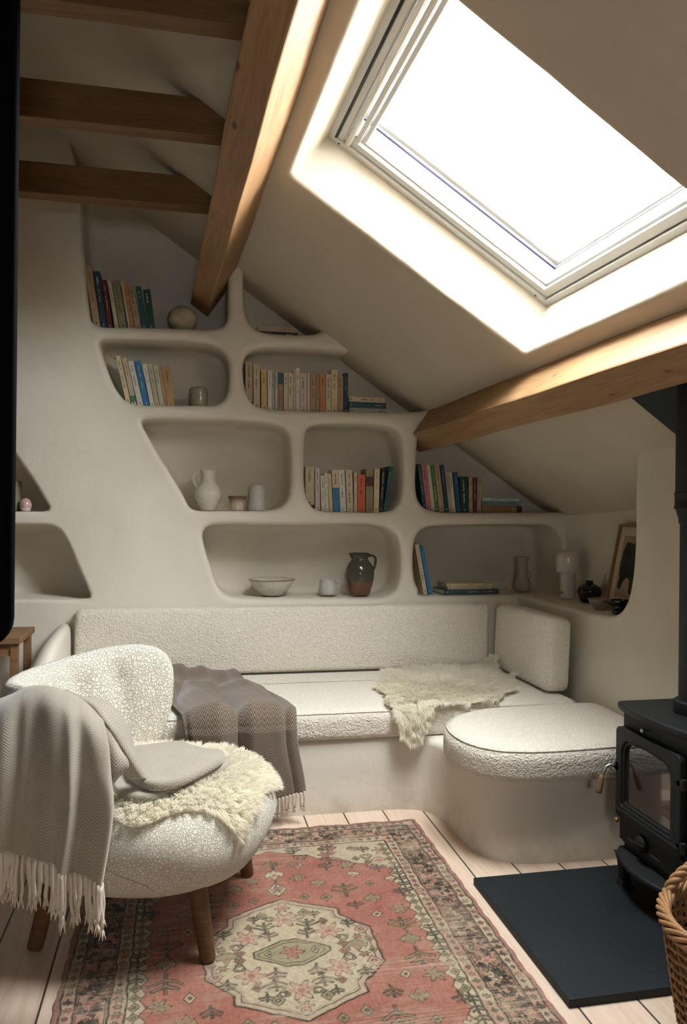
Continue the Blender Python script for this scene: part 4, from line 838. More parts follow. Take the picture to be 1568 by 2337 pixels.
# spandrels with a stepped diagonal edge in the field corners
zig = .018*np.abs(((ax_*14) % 1)-.5)*2
sp_d = -((ay_-(fh2-.235)) + (ax_-.06)*-.0 - 0)  # placeholder
sp = (ay_ - (fh2 - .04 - .55*np.clip(ax_-.02, 0, 1)**1.1 + zig)) 
sp2 = (ax_ - (fw2-.035 - .02*np.abs(((ay_*16) % 1)-.5)*2))
sd = -np.maximum(sp, sp2*1.0)
put(soft(sd, .003), BEI, .92); line(sd, .0020)
rs = np.random.default_rng(5)
def motif(cx, cy, s, kind, fill, mirror=True):
    pts = [(cx, cy)] if not mirror else [(cx, cy), (-cx, cy), (cx, -cy), (-cx, -cy)]
    for (mx, my) in pts:
        i0, i1 = np.searchsorted(xs, [mx-s*1.6, mx+s*1.6]); j0, j1 = np.searchsorted(ys_, [my-s*1.6, my+s*1.6])
        if i1 <= i0 or j1 <= j0: continue
        X_ = (wx[i0:i1, j0:j1]-mx)*(1 if mx >= 0 else -1)/s; Y_ = (wy[i0:i1, j0:j1]-my)*(1 if my >= 0 else -1)/s
        r_ = np.hypot(X_, Y_); th = np.arctan2(Y_, X_)
        if kind == 0: d = r_-(.62+.24*np.cos(6*th+.5)); 
        elif kind == 1: d = np.maximum(np.abs(X_)*1.2+np.abs(Y_)-.8, -(r_-.18)); 
        elif kind == 2: d = np.minimum(np.abs(X_)*2.2+np.abs(Y_-.1)-.8, np.minimum(np.abs(X_-.45+.3*Y_)*1.6+np.abs(Y_-.2)-.45, np.abs(X_+.45-.3*Y_)*1.6+np.abs(Y_-.2)-.45))
        elif kind == 3: d = np.minimum(np.abs(X_)-.07, np.minimum(np.abs(Y_+.35-.6*np.abs(X_))-.11, np.abs(Y_-.25-.6*np.abs(X_))-.11)); d = np.maximum(d, r_-.95)
        else: d = np.abs(r_-.55)-.13-.1*np.sin(3*th)
        d = d*s; m1 = soft(d)[..., None]*.9; c_ = col[i0:i1, j0:j1]; c_ = c_*(1-m1)+fill*m1; m2_ = soft(np.abs(d)-.0024)[..., None]*.88; c_ = c_*(1-m2_)+DRK*m2_
        if kind in (0, 2): m3_ = soft((r_-.2)*s)[..., None]*.8; c_ = c_*(1-m3_)+RUST*m3_
        col[i0:i1, j0:j1] = c_
# central medallion: stepped hexagon with pendants
def med(sx, sy): 
    a = np.maximum(ax_/sx+ay_/sy*.55-1, 0)*0
    d1 = np.maximum(ax_-.265, np.maximum(ay_-.205, (ax_*.75+ay_*.66)-.262))
    d2 = np.maximum(ax_-.185, (ay_+ax_*.52-.325)*.88)
    return np.minimum(d1, d2)
dm = med(.285, .205)+.004*np.sign(np.sin(ax_*150))*0
put(soft(dm), BEI, .95); line(dm, .0035); line(dm+.020, .0022); line(dm+.028, .0012, RUST, .7)
put(soft(np.abs(dm+.010)-.0065), PNK, .5)
for (cx, cy, s, k, c) in [(.13, .10, .055, 0, PNK), (.20, .0, .050, 2, OLI), (.0, .19, .055, 0, PNK), (.07, .225, .030, 1, OLI), (.235, .09, .034, 1, PNK), (.0, .262, .03, 0, PNK), (.07, .15, .035, 3, OLI), (.165, .055, .026, 4, OLI), (.245, .03, .022, 1, OLI), (.06, .10, .03, 3, PNK), (.12, .16, .024, 1, RUST), (.20, .13, .026, 3, OLI), (.16, .02, .026, 1, RUST), (.05, .20, .022, 4, OLI), (.215, .05, .02, 0, RUST), (.10, .205, .022, 3, PNK)]: motif(cx, cy, s, k, c)
dc = ax_*.62+ay_-.085; dc = np.maximum(dc, np.maximum(ax_-.115, ay_-.07)); put(soft(dc), OLI, .8); line(dc, .003); line(dc+.016, .0016); motif(.0, .0, .042, 0, RED2, False); motif(.07, 0, .02, 1, BEI)
# pendants and field flowers
put(soft(np.maximum(ax_*1.4+np.abs(ay_-.395)-.05, -1)), BEI, .9); line(ax_*1.4+np.abs(ay_-.395)-.05, .0028); motif(0, .395, .026, 0, RUST)
put(soft(np.maximum(ax_-.0045, np.abs(ay_-.50)-.11)), DRK, .7)
for (cx, cy, s, k, c) in [(0, .50, .052, 2, BEI), (0, .585, .036, 3, OLI), (.085, .47, .034, 0, OLI), (.15, .415, .042, 2, OLI), (.235, .35, .05, 3, OLI), (.29, .46, .036, 2, BEI), (.32, .27, .045, 2, OLI), (.39, .19, .038, 0, OLI), (.375, .09, .05, 3, OLI), (.375, -.0, .048, 2, OLI), (.16, .31, .03, 1, OLI), (.25, .24, .03, 3, OLI), (.31, .17, .028, 1, BEI), (.43, .30, .03, 3, OLI), (.42, .40, .032, 2, BEI), (.20, .54, .032, 3, OLI), (.10, .56, .026, 1, BEI), (.09, .33, .026, 1, OLI), (.335, .38, .026, 1, OLI)]: motif(cx, cy, s, k, c)
for i in range(26): motif(rs.uniform(.08, .44), rs.uniform(fh2-.24, fh2-.03), rs.uniform(.018, .04), int(rs.integers(0, 5)), [PNK, RED2, OLI, RUST][int(rs.integers(0, 4))])
# side fringe of little leaves along the field border
for y_ in np.arange(-fh2+.03, fh2, .042):
    motif(fw2-.022, abs(y_), .024, 3 if int(y_*100) % 2 else 1, OLI) if y_ > 0 else None
# borders
bd = np.maximum(ax_-RX, ay_-RY)      # 0 at the edge, negative inwards
b1 = (bd > -.190); put(b1*1.0, TAN); nb = vnoise(14, 14, 8)[..., None]; col = np.where(b1[..., None], TAN*(1-nb)+PNK*nb, col)
m_main = (bd > -.145)*(bd < -.058); nb2 = vnoise(20, 20, 9); put(m_main*(nb2 > .5), RUST, .45); put(((bd > -.19)*(bd < -.150)+(bd > -.055)*(bd < -.018))*(vnoise(30, 30, 12) > .52), BEI, .75)
def bpos(dist):   # points along a rectangle inset by dist
    a, b2 = RX-dist, RY-dist; out = []
    return a, b2
for dist, s, stp, kinds in ((.101, .040, .074, (2, 0, 3, 4)), (.168, .014, .034, (1, 0)), (.037, .014, .036, (1, 0, 3))):
    a, b2 = bpos(dist); k = 0
    for y_ in np.arange(-b2, b2+.001, stp):
        for sx in (-1, 1):
            k += 1; motif(sx*a, y_, s*rs.uniform(.8, 1.15), kinds[int(rs.integers(0, len(kinds)))], [OLI, BEI, RED2, PNK][int(rs.integers(0, 4))], False)
    for x_ in np.arange(-a+stp, a-stp+.001, stp):
        for sy in (-1, 1): motif(x_, sy*b2, s*rs.uniform(.8, 1.15), kinds[int(rs.integers(0, len(kinds)))], [OLI, BEI, RED2, PNK][int(rs.integers(0, 4))], False)
for i in range(800):
    side = rs.random() < .66; t_ = rs.uniform(-1, 1); dd = rs.uniform(.064, .14)
    p = ((RX-dd)*(1 if rs.random() < .5 else -1), t_*(RY-.06)) if side else (t_*(RX-.06), (RY-dd)*(1 if rs.random() < .5 else -1))
    motif(p[0], p[1], rs.uniform(.007, .018), int(rs.integers(0, 5)), [OLI, DRK, RUST, BEI][int(rs.integers(0, 4))], False)
for q_, th in ((-.190, .0032), (-.148, .0030), (-.140, .0014), (-.062, .0014), (-.055, .0030), (-.018, .0032)): line(bd-q_, th)
put((bd > -.016)*1.0, lin(180, 112, 98), .9)
# wear: worn warp lines and lighter patches
wr1 = vnoise(9, 9, 21, 4); wr2 = vnoise(260, 8, 22, 2); wr3 = vnoise(10, 240, 23, 2)
wear = np.clip((wr1-.42)*2.4, 0, 1)*np.clip((wr3-.36)*3.2, 0, 1)*.8+np.clip((wr2-.62)*2.5, 0, 1)*.22
put(wear, lin(205, 180, 150)); col *= (1-.22*(vnoise(150, 150, 30, 2)-.5)*2)[..., None]; col *= (.93+.14*vnoise(5, 40, 31, 2))[..., None]
col = col*np.array([.78, .735, .63]); lum = col.mean(-1, keepdims=True); col = lum*.34+col*.66
# mesh
edge = .003*np.sin(ys_*40)+.002*np.sin(ys_*97+1); PX = GX*(1+edge[None, :]*(np.abs(GX) > RX-.03)); PY = GY+(.004*np.sin(xs*31)+.002*np.sin(xs*83))[:, None]*(np.abs(GY) > RY-.03)
PZ = .0075+.0012*vnoise(4, 4, 40)-.0055*(np.maximum(np.abs(GX)-RX, np.abs(GY)-RY) > -.0016)
co = np.stack([PX, PY, PZ], -1).reshape(-1, 3)
idx = np.arange(nx*ny).reshape(nx, ny); q4 = np.stack([idx[:-1, :-1], idx[1:, :-1], idx[1:, 1:], idx[:-1, 1:]], -1).reshape(-1, 4)
me = bpy.data.meshes.new('rug'); me.vertices.add(len(co)); me.vertices.foreach_set('co', co.ravel()); me.loops.add(q4.size); me.loops.foreach_set('vertex_index', q4.ravel().astype(np.int32)); me.polygons.add(len(q4)); me.polygons.foreach_set('loop_start', (np.arange(len(q4))*4).astype(np.int32)); me.update(calc_edges=True); me.polygons.foreach_set('use_smooth', [True]*len(q4))
ca = me.color_attributes.new('weave', 'FLOAT_COLOR', 'POINT'); ca.data.foreach_set('color', np.concatenate([np.clip(col, 0, 1).reshape(-1, 3), np.ones((nx*ny, 1))], 1).ravel().astype(np.float32))
M_rug, nt, b = nmat('knotted_wool'); b.inputs['Roughness'].default_value = .95; b.inputs['Specular IOR Level'].default_value = .1; b.inputs['Sheen Weight'].default_value = .15
at = N(nt, 'ShaderNodeAttribute'); at.attribute_name = 'weave'; tc = N(nt, 'ShaderNodeTexCoord'); mp = N(nt, 'ShaderNodeMapping'); mp.inputs['Scale'].default_value = (420, 260, 1); lk(nt, tc.outputs['Object'], mp.inputs[0]); n1 = N(nt, 'ShaderNodeTexNoise', Scale=1.0, Detail=2.0); lk(nt, mp.outputs[0], n1.inputs['Vector'])
rr = ramp(nt, n1.outputs['Fac'], [(.3, (.76, .74, .72)), (.65, (1.0, 1.0, 1.0))]); mm = N(nt, 'ShaderNodeMix', data_type='RGBA', blend_type='MULTIPLY'); mm.inputs[0].default_value = .8; lk(nt, at.outputs['Color'], mm.inputs[6]); lk(nt, rr.outputs[0], mm.inputs[7]); lk(nt, mm.outputs[2], b.inputs['Base Color']); bump(nt, b, n1.outputs['Fac'], .5, .002)
o = obj('rug', me, M_rug); o.location = (rc[0], rc[1], 0); tag(o, 'worn red and beige patterned rug with a central medallion on the pine floor', 'rug')
# ---------------- soft things: fleece, throws, armchair ----------------
def grid_mesh(F, nu, nv, uvs=(1, 1), name='cloth'):
    """F(a, b) -> point for a, b in 0..1; UVs in metres"""
    V = [F(i/nu, j/nv) for j in range(nv+1) for i in range(nu+1)]
    Fc = [[j*(nu+1)+i, j*(nu+1)+i+1, (j+1)*(nu+1)+i+1, (j+1)*(nu+1)+i] for j in range(nv) for i in range(nu)]
    me = mesh(V, Fc, True, name); uv = me.uv_layers.new(name='UVMap')
    k = 0; dat = np.empty((len(me.loops), 2)); 
    vi = np.empty(len(me.loops), dtype=np.int32); me.loops.foreach_get('vertex_index', vi)
    dat[:, 0] = (vi % (nu+1))/nu*uvs[0]; dat[:, 1] = (vi//(nu+1))/nv*uvs[1]; uv.data.foreach_set('uv', dat.ravel()); return me
def cr(p0, p1, p2, p3, t): return .5*((2*p1)+(-p0+p2)*t+(2*p0-5*p1+4*p2-p3)*t*t+(-p0+3*p1-3*p2+p3)*t**3)
def patch(ctrl):
    """smooth surface through a grid of control points [row][col]"""
    G = np.array(ctrl, float); R_, Cc = G.shape[:2]
    def ev(arr, t):
        n = len(arr)-1; x = min(max(t*n, 0), n-1e-6); i = int(x); f = x-i; g = lambda k: arr[min(max(k, 0), n)]
        return cr(g(i-1), g(i), g(i+1), g(i+2), f)
    def F(a, b):
        rows = np.array([ev(G[r], a) for r in range(R_)]); return ev(rows, b)
    return F
def cloth(name, F, nu, nv, uvs, mat, parent, th=.005):
    me = grid_mesh(F, nu, nv, uvs); o = obj(name, me, mat, parent)
    if parent is not None: o.location = -Vector(parent.location)
    s = o.modifiers.new('thickness', 'SOLIDIFY'); s.thickness = th; s.offset = 0; return o
def tassel_mesh(L, r, seed):
    rr = random.Random(seed); B = MB(); ph = rr.uniform(0, 6)
    pts = [(.004*math.sin(ph+z*9)*z/1.0, .004*math.cos(ph*1.3+z*7)*z, -L*z) for z in np.linspace(0, .78, 8)]
    B.tube(pts, [r*(.75+.25*math.sin(z*22+ph)**2) for z in np.linspace(0, 1, 8)], 7)
    e = np.array(pts[-1])
    for k in range(4):
        a = 2*math.pi*k/4+ph; B.tube([e+np.array([0, 0, .004]), e+np.array([math.cos(a)*r*.8, math.sin(a)*r*.8, -L*.10]), e+np.array([math.cos(a)*r*1.6, math.sin(a)*r*1.6, -L*rr.uniform(.17, .25)])], [r*.55, r*.45, r*.15], 5)
    return mesh(B.v, B.f, True, 'tassel')
def tassels(parent, pts, L, r, mat, lenf=None):
    ms = [tassel_mesh(L, r, k) for k in range(6)]
    for m_ in ms: m_.materials.append(mat)
    for i, p in enumerate(pts):
        o = bpy.data.objects.new('tassel', ms[random.randrange(6)]); C.objects.link(o); o.parent = parent
        o.location = Vector(p)-Vector(parent.location); o.rotation_euler = (random.uniform(-.07, .07), random.uniform(-.07, .07), random.uniform(0, 6.3)); f = random.uniform(.88, 1.1); o.scale = (1, 1, f*(lenf(i) if lenf else 1))

def fleece(name, label, group, verts, faces, nst, length, drag, clump=.02, width=.0016, seed=3, fur_len=None, cat='sheepskin'):
    """pelt mesh plus thousands of tapering, clumped wool locks in one object"""
    V = np.array(verts); F_ = [f for f in faces]; r = np.random.default_rng(seed)
    tri = np.array([[f[0], f[i], f[i+1]] for f in F_ for i in range(1, len(f)-1)])
    A, Bv, Cv = V[tri[:, 0]], V[tri[:, 1]], V[tri[:, 2]]; nrm = np.cross(Bv-A, Cv-A); ar = np.linalg.norm(nrm, axis=1)/2; nrm /= (2*ar[:, None]+1e-12)
    nrm[nrm[:, 2] < -.25] *= -1
    k = r.choice(len(tri), nst, p=ar/ar.sum()); a = r.random(nst); b2 = r.random(nst); fl_ = a+b2 > 1; a[fl_] = 1-a[fl_]; b2[fl_] = 1-b2[fl_]
    P = A[k]+(Bv[k]-A[k])*a[:, None]+(Cv[k]-A[k])*b2[:, None]; Nn = nrm[k]
    # clumps on a jittered hash of space
    nc = max(60, nst//40); ck = r.choice(len(P), nc, replace=False); CPt = P[ck]
    near = np.empty(nst, int)
    for s0 in range(0, nst, 2000):
        d = ((P[s0:s0+2000, None, :]-CPt[None])**2).sum(-1); near[s0:s0+2000] = d.argmin(1)
    dr = drag(P); rnd = r.normal(size=(nc, 3))*.5
    L = length*(r.uniform(.7, 1.15, nst))*(fur_len(P) if fur_len else 1)
    D1 = Nn*.85+dr*.45+rnd[near]*.28+r.normal(size=(nst, 3))*.16; D1 /= np.linalg.norm(D1, axis=1, keepdims=True)
    mid = P+D1*L[:, None]*.5
    D2 = Nn*.30+dr*.85+rnd[near]*.45+r.normal(size=(nst, 3))*.15+np.array([0, 0, -.22]); D2 /= np.linalg.norm(D2, axis=1, keepdims=True)
    tip = mid+D2*L[:, None]*.55
    ctip = CPt[near]+(D1*.5+D2*.5)*L[:, None]; tip = tip+(ctip-tip)*.36; mid = mid+(CPt[near]+D1*L[:, None]*.5-mid)*.12
    side = np.cross(D1, Nn+r.normal(size=(nst, 3))*.55); side /= np.linalg.norm(side, axis=1, keepdims=True); w_ = width*r.uniform(.7, 1.3, nst)[:, None]
    q1 = P*.35+mid*.65+Nn*L[:, None]*.05
    curl = np.cross(side, D1)*L[:, None]*.06
    vv = np.stack([P-side*w_, P+side*w_, q1-side*w_+curl, q1+side*w_+curl, (mid+tip)/2-side*w_*.75-curl*.6, (mid+tip)/2+side*w_*.75-curl*.6, tip], 1).reshape(-1, 3)
    base = np.arange(nst)[:, None]*7
    q = np.concatenate([base+[0, 1, 3, 2], base+[2, 3, 5, 4]], 0); t3 = base+np.array([4, 5, 6])
    off = len(V); allf = [list(f) for f in F_]+(q+off).tolist()+(t3+off).tolist()
    me = mesh(np.vstack([V, vv]), allf, True, name); o = obj(name, me, M_fur); tag(o, label, cat, group); return o

# sheepskin spread over the sofa: unrolled outline (x, s); s runs back along the seat, below 3.36 it hangs down
zs = .472
def unroll(x, s):
    e = 3.385
    if x > 1.06 and s < 3.45 and s > 3.30: return (x, s, zs+.004)
    if s >= e: 
        z = zs
        if x > 1.66: z += (x-1.66)*1.1
        return (x, s, z)
    q = e-s; R = .045
    if q < R*1.57: a = q/R; return (x, e-R*math.sin(a), zs-R*(1-math.cos(a)))
    return (x, e-R-.004, zs-R-(q-R*1.57))
out = spline([(.935, 3.50), (.95, 3.62), (.935, 3.72), (.985, 3.84), (1.03, 3.97), (1.08, 4.08), (1.20, 4.12), (1.32, 4.15), (1.45, 4.13), (1.57, 4.145), (1.69, 4.135), (1.725, 4.07), (1.69, 3.98), (1.67, 3.86), (1.69, 3.76), (1.63, 3.66), (1.61, 3.56), (1.52, 3.50), (1.46, 3.40), (1.38, 3.37), (1.26, 3.36), (1.16, 3.35), (1.10, 3.30), (1.07, 3.24), (1.03, 3.205), (.985, 3.205), (.95, 3.26), (.925, 3.36), (.905, 3.43)], 160, True)
ip = [(x, y) for x in np.arange(.9, 1.75, .02) for y in np.arange(3.2, 4.2, .02) if inside(out, (x+.004, y+.003))]
pv, pf = cdt(out, [], ip); wv = [unroll(*p) for p in pv]; wv = [(x, y, z+.006*math.sin(x*23+1)*math.sin(y*19)) for x, y, z in wv]
cen = np.array([1.30, 3.78, .47])
def drag1(P):
    d = P-cen; d[:, 2] = 0; d /= (np.linalg.norm(d, axis=1, keepdims=True)+1e-9); fr_ = (P[:, 1] < 3.40)[:, None]; return np.where(fr_, np.array([0, -.15, -1.0]), d*.8+np.array([0, -.35, 0]))
fleece('sheepskin', 'cream sheepskin spread over the sofa corner, its tip hanging between the two seat cushions', None, wv, pf, 42000, .042, drag1, width=.00125)

# ---------------- armchair ----------------
CC, cX, cY = np.array([-.10, 2.67]), np.array([.956, -.294]), np.array([.294, .956])
def CH(X_, Y_, z): p = CC+cX*X_+cY*Y_; return (p[0], p[1], z)
AC = thing('armchair', 'low rounded cream shearling armchair with button tufted back in the left foreground', 'armchair', (CC[0], CC[1], 0))
# seat
V = []; n = 72; prof = [(.05, .178), (.45, .180), (.66, .186), (.80, .205), (.90, .235), (.965, .275), (1.0, .32), (.995, .36), (.965, .395), (.91, .425), (.82, .445), (.68, .457), (.45, .462), (.2, .464)]
pr = spline(prof, 34)
for k, z in pr:
    for i in range(n):
        a = 2*math.pi*i/n; ca_, sa_ = math.cos(a), math.sin(a); e = 2/2.45
        X_ = -.005+.415*k*math.copysign(abs(ca_)**e, ca_); Y_ = .402*k*math.copysign(abs(sa_)**e, sa_)
        lump = 1+.008*math.sin(5*a+z*20)+.005*math.sin(9*a-z*33)
        V.append(CH(X_*lump, Y_*lump, z+.012*max(X_, 0)*k))
Fc = [[i*n+k, i*n+(k+1) % n, (i+1)*n+(k+1) % n, (i+1)*n+k] for i in range(len(pr)-1) for k in range(n)]+[list(range(n))[::-1], [(len(pr)-1)*n+k for k in range(n)]]
seat_bvh = BVHTree.FromPolygons([Vector(v) for v in V], Fc)
B = MB(); B.add(V, Fc); wchild(B, 'seat', M_shear2, AC)
# backrest: a thick curved shell, higher at the wings
nt_, npsi = 90, 30; V = []
def back_pt(t, psi, inset=0):
    phi = t*math.radians(82); hh = .312*(1-abs(t)**3.4)**.5+.012; zc = .505+.165*abs(t)**2.6-.03*(1-t*t); th = .050*(1-abs(t)**6)**.5+.004
    cs, sn = math.cos(psi), math.sin(psi); z = zc+hh*math.copysign(abs(sn)**.85, sn)
    flare = (z-.35)*.12; R = .375+flare+th*math.copysign(abs(cs)**.8, cs)
    return CH(.0-R*math.cos(phi)*1.03, R*math.sin(phi)*1.0, z)
for i in range(nt_+1):
    t = -1+2*i/nt_; t = math.sin(t*math.pi/2)*.55+t*.45
    for k in range(npsi): V.append(back_pt(t, 2*math.pi*k/npsi))
Fc = [[i*npsi+k, i*npsi+(k+1) % npsi, (i+1)*npsi+(k+1) % npsi, (i+1)*npsi+k] for i in range(nt_) for k in range(npsi)]+[list(range(npsi)), [nt_*npsi+k for k in range(npsi)][::-1]]
V = np.array(V); bb = BVHTree.FromPolygons([Vector(v) for v in V], Fc); hits = []
for (px, py) in ((272, 1550), (186, 1570), (285, 1627)):
    h = bb.ray_cast(Vector(OC), Vector(ray(px, py)))
    if h[0] is not None:
        hits.append(h[0].copy()); q = np.array(h[0]); nn = np.array(h[1]); nn = nn if nn@ray(px, py) < 0 else -nn
        d = np.linalg.norm(V-q, axis=1); dd = .040*np.exp(-(d/.038)**2); V = V-nn[None]*dd[:, None]
back_bvh = BVHTree.FromPolygons([Vector(v) for v in V], Fc)
B = MB(); B.add(V, Fc); BR = wchild(B, 'backrest', M_shear, AC)
for q in hits:
    bm = bmesh.new(); bmesh.ops.create_uvsphere(bm, u_segments=14, v_segments=8, radius=.009); vv = np.array([v.co for v in bm.verts]); dirn = np.array(ray(CX, 1550)); dirn /= np.linalg.norm(dirn)
    B = MB(); B.add(vv+np.array(q)+dirn*.044, [[v.index for v in f.verts] for f in bm.faces]); bm.free(); B.build('button', M_shear, BR)
for (x, y, x2, y2) in ((.08, 2.33, .045, 2.365), (.238, 2.85, .20, 2.83), (-.437, 2.49, -.385, 2.52), (-.28, 3.01, -.25, 2.98)):
    B = MB(); B.tube([(x, y, .0092), (x*.98+x2*.02, y*.98+y2*.02, .014), (x2, y2, .235)], [.0215, .0235, .029], 20); wchild(B, 'leg', M_leg, AC, auto=40)

sm = []
for (px, py) in ((214, 1955), (232, 1976), (262, 1994), (296, 2008), (330, 2020), (350, 2034)):
    h = seat_bvh.ray_cast(Vector(OC), Vector(ray(px, py)))
    if h[0] is not None: sm.append(np.array(h[0]))
if len(sm) > 3:
    B = MB(); B.tube(spline(sm, 24), .0019, 6); wchild(B, 'seam', flat('seam_thread', (.42, .37, .29), rough=.9), AC)
# sheepskin on the seat, wrapped over its front edge
def on_seat(x, y, lift=.006):
    h = seat_bvh.ray_cast(Vector((x, y, 1.0)), Vector((0, 0, -1)))
    return None if h[0] is None else (h[0].x, h[0].y, h[0].z+lift)
bpx = [(255, 1835), (262, 1870), (300, 1893), (345, 1885), (400, 1862), (440, 1856), (490, 1868), (520, 1892), (543, 1930), (562, 1900), (578, 1860), (598, 1815)]
near = []
for (px, py) in bpx:
    h = seat_bvh.ray_cast(Vector(OC), Vector(ray(px, py)))
    if h[0] is not None: near.append((h[0].x, h[0].y))
far = [CH(.395, .10, 0)[:2], CH(.36, .24, 0)[:2], CH(.24, .33, 0)[:2], CH(.05, .33, 0)[:2], CH(-.12, .30, 0)[:2], CH(-.22, .15, 0)[:2], CH(-.25, -.1, 0)[:2], CH(-.2, -.25, 0)[:2]]
out = spline(near+far, 150, True)
ip = [(x, y) for x in np.arange(-.6, .5, .016) for y in np.arange(2.1, 3.2, .016) if inside(out, (x+.003, y+.002))]
pv, pf = cdt(out, [], ip); wv = []; bad = set()
for i, p in enumerate(pv):
    q = on_seat(*p)
    if q is None: bad.add(i); q = (p[0], p[1], .3)
    wv.append(q)
pf = [f for f in pf if not any(i in bad for i in f)]
cen2 = np.array([CH(.02, .05, 0)[0], CH(.02, .05, 0)[1], .46])
def drag2(P): d = P-cen2; d[:, 2] *= 1.6; d /= (np.linalg.norm(d, axis=1, keepdims=True)+1e-9); return d*.85
fleece('sheepskin', 'cream sheepskin on the armchair seat, hanging over its rounded front', None, wv, pf, 42000, .036, drag2, seed=9, width=.0011)

# grey herringbone throw hung over the near wing of the armchair
TH = thing('wool_throw', 'light grey herringbone throw with long fringe, hung over the near side of the armchair', 'throw', (CH(-.2, -.45, 0)[0], CH(-.2, -.45, 0)[1], 0))
g = [[atY(-60, 1650, 2.50), atY(30, 1606, 2.47), atY(90, 1598, 2.44), atY(135, 1604, 2.41), atY(172, 1620, 2.39), atY(205, 1650, 2.36)],
     [atY(-60, 1618, 2.42), atY(15, 1590, 2.385), atY(72, 1567, 2.355), atY(130, 1571, 2.325), atY(182, 1594, 2.30), atY(228, 1634, 2.275)],
     [atY(-70, 1660, 2.32), atY(0, 1628, 2.275), atY(65, 1612, 2.25), atY(132, 1618, 2.225), atY(190, 1645, 2.205), atY(243, 1690, 2.205)],
     [atY(-75, 1740, 2.27), atY(-6, 1740, 2.215), atY(65, 1735, 2.19), atY(136, 1738, 2.175), atY(200, 1745, 2.165), atY(250, 1765, 2.18)],
     [atY(-78, 1845, 2.26), atY(-10, 1845, 2.205), atY(62, 1850, 2.18), atY(138, 1855, 2.165), atY(205, 1858, 2.155), atY(258, 1860, 2.17)],
     [atY(-80, 1930, 2.26), atY(-12, 1938, 2.205), atY(56, 1958, 2.18), atY(126, 1980, 2.165), atY(188, 2006, 2.155), atY(236, 2022, 2.17)]]
_pf = patch(g)
def drape(a, b):
    p = _pf(a, b).copy(); k = max(0, min((b-.16)/.6, 1))
    f = math.sin(a*19+1.2*math.sin(a*6+b))*.020+math.sin(a*41+b*3)*.006
    p[1] += f*k; p[0] += .010*math.cos(a*19+b*2)*k; p[2] += .004*math.sin(a*25)*k
    return p
cloth('blanket', drape, 150, 100, (.62, .95), M_throw, TH)
hem = [drape(a, 1.0) for a in np.linspace(.02, .99, 34)]; tassels(TH, [p+np.array([0, 0, .004]) for p in hem], .140, .0058, M_fr1)
# the part of the throw that twists off the wing and lies folded on the seat
def PX(px, py, y): return atY(px, py, y)
g = [[PX(150, 1575, 2.42), PX(185, 1590, 2.38), PX(215, 1592, 2.40), PX(245, 1600, 2.46)],
     [PX(190, 1612, 2.33), PX(215, 1610, 2.29), PX(250, 1625, 2.34), PX(280, 1640, 2.44)],
     [PX(228, 1668, 2.30), PX(245, 1655, 2.25), PX(275, 1670, 2.31), PX(300, 1688, 2.44)],
     [PX(262, 1715, 2.33), PX(272, 1700, 2.28), PX(296, 1712, 2.34), PX(312, 1735, 2.44)],
     [PX(290, 1778, 2.40), PX(312, 1776, 2.39), PX(330, 1778, 2.41), PX(345, 1776, 2.46)]]
cloth('blanket_twist', patch(g), 30, 44, (.16, .34), M_throw, TH, .007)
g = [[PX(196, 1625, 2.30), PX(214, 1630, 2.27), PX(236, 1640, 2.26), PX(246, 1655, 2.29)],
     [PX(198, 1690, 2.28), PX(222, 1690, 2.24), PX(256, 1700, 2.235), PX(272, 1708, 2.27)],
     [PX(204, 1745, 2.27), PX(226, 1750, 2.235), PX(262, 1752, 2.23), PX(293, 1745, 2.26)],
     [PX(214, 1790, 2.26), PX(232, 1800, 2.235), PX(252, 1790, 2.24), PX(268, 1775, 2.27)],
     [PX(226, 1815, 2.26), PX(234, 1822, 2.245), PX(243, 1812, 2.25), PX(250, 1800, 2.27)]]
cloth('blanket_corner', patch(g), 26, 36, (.14, .26), M_throw, TH, .006)
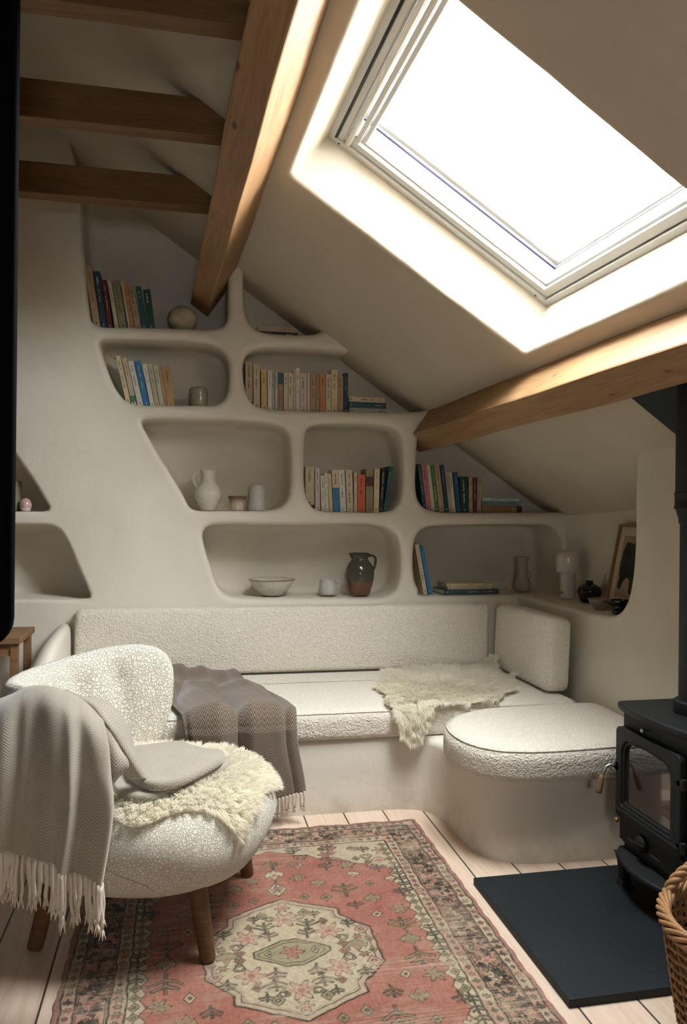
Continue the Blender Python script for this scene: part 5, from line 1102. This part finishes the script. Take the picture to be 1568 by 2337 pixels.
def fold_layer(pts, z0, z1, nm, rnd):
    W_ = [atZ(px, py, z1) for px, py in pts]; P = spline([(p[0], p[1]) for p in W_], 90, True); P = P if area2(P) > 0 else P[::-1]
    vs, fs = slab(P, z0, z1, rnd, nseg=5, rb=rnd, concave=False, dome=.004); me = mesh(vs, fs); uv = me.uv_layers.new(name='UVMap')
    vi = np.empty(len(me.loops), dtype=np.int32); me.loops.foreach_get('vertex_index', vi); vc = np.array([(v[0]*.96-v[1]*.29, v[0]*.29+v[1]*.96+v[2]) for v in vs]); uv.data.foreach_set('uv', vc[vi].ravel())
    o = obj(nm, me, M_throw, TH); o.location = -Vector(TH.location); return o
fold_layer([(262, 1758), (258, 1785), (290, 1812), (345, 1812), (430, 1780), (500, 1752), (522, 1738), (515, 1722), (470, 1710), (380, 1715), (300, 1730)], .474, .500, 'folded_layer', .012)
fold_layer([(288, 1745), (300, 1765), (345, 1784), (400, 1778), (470, 1748), (510, 1724), (508, 1708), (478, 1706), (440, 1696), (415, 1688), (350, 1694), (300, 1702), (286, 1720)], .501, .534, 'folded_layer', .015)

# ---------------- brown throw over the sofa ----------------
T2 = thing('wool_throw', 'brown herringbone throw with a short fringe lying across the long sofa cushion', 'throw', (.25, 3.6, 0))
zq = .470
def brown(a, b):
    # b: 0 near the back cushion .. 1 hem; a: 0 left .. 1 right
    s = 4.06-b*1.10
    xl = -.10+.10*b+.05*b*b; xr = .26+.23*min(b/.62, 1)**.8+.035*max(b-.62, 0)
    x = xl+(xr-xl)*a
    ridge_ = (.014+.034*min(1, max(0, b-.12)/.3))*abs(math.sin(a*7.2+b*2.6+.7*math.sin(b*4)+.9))**.75+.010*(.5+.5*math.cos(a*23-b*4+2))**2
    valley = -.0
    bunch = .075*math.exp(-((b-.04)/.10)**2)*(.75+.25*math.sin(a*4+1.4))+.022*math.exp(-((b-.20-.12*a)/.07)**2)
    edge = min(1, a/.06)*min(1, (1-a)/.05)
    h = (ridge_*(1-.5*max(0, b-.5))+bunch)*(.25+.75*edge)+.004
    e = 3.375; R = .05
    x += .012*math.sin(b*11+a*3)
    if s >= e: return np.array([x, s, zq+h])
    q = e-s
    if q < R*1.57: al = q/R; return np.array([x, e-(R+h)*math.sin(al), zq-R+(R+h)*math.cos(al)])
    d = q-R*1.57; z = zq-R-d*(1.02-.20*a)
    return np.array([x+.02*d, e-R-h*.9-.012-.02*d, max(z, .03)])
cloth('blanket', brown, 110, 120, (.62, 1.10), M_throw2, T2, .006)
hem = [brown(a, 1.0) for a in np.linspace(.02, .98, 30)]; tassels(T2, [p+np.array([0, -.002, .003]) for p in hem], .085, .0042, M_fr2)
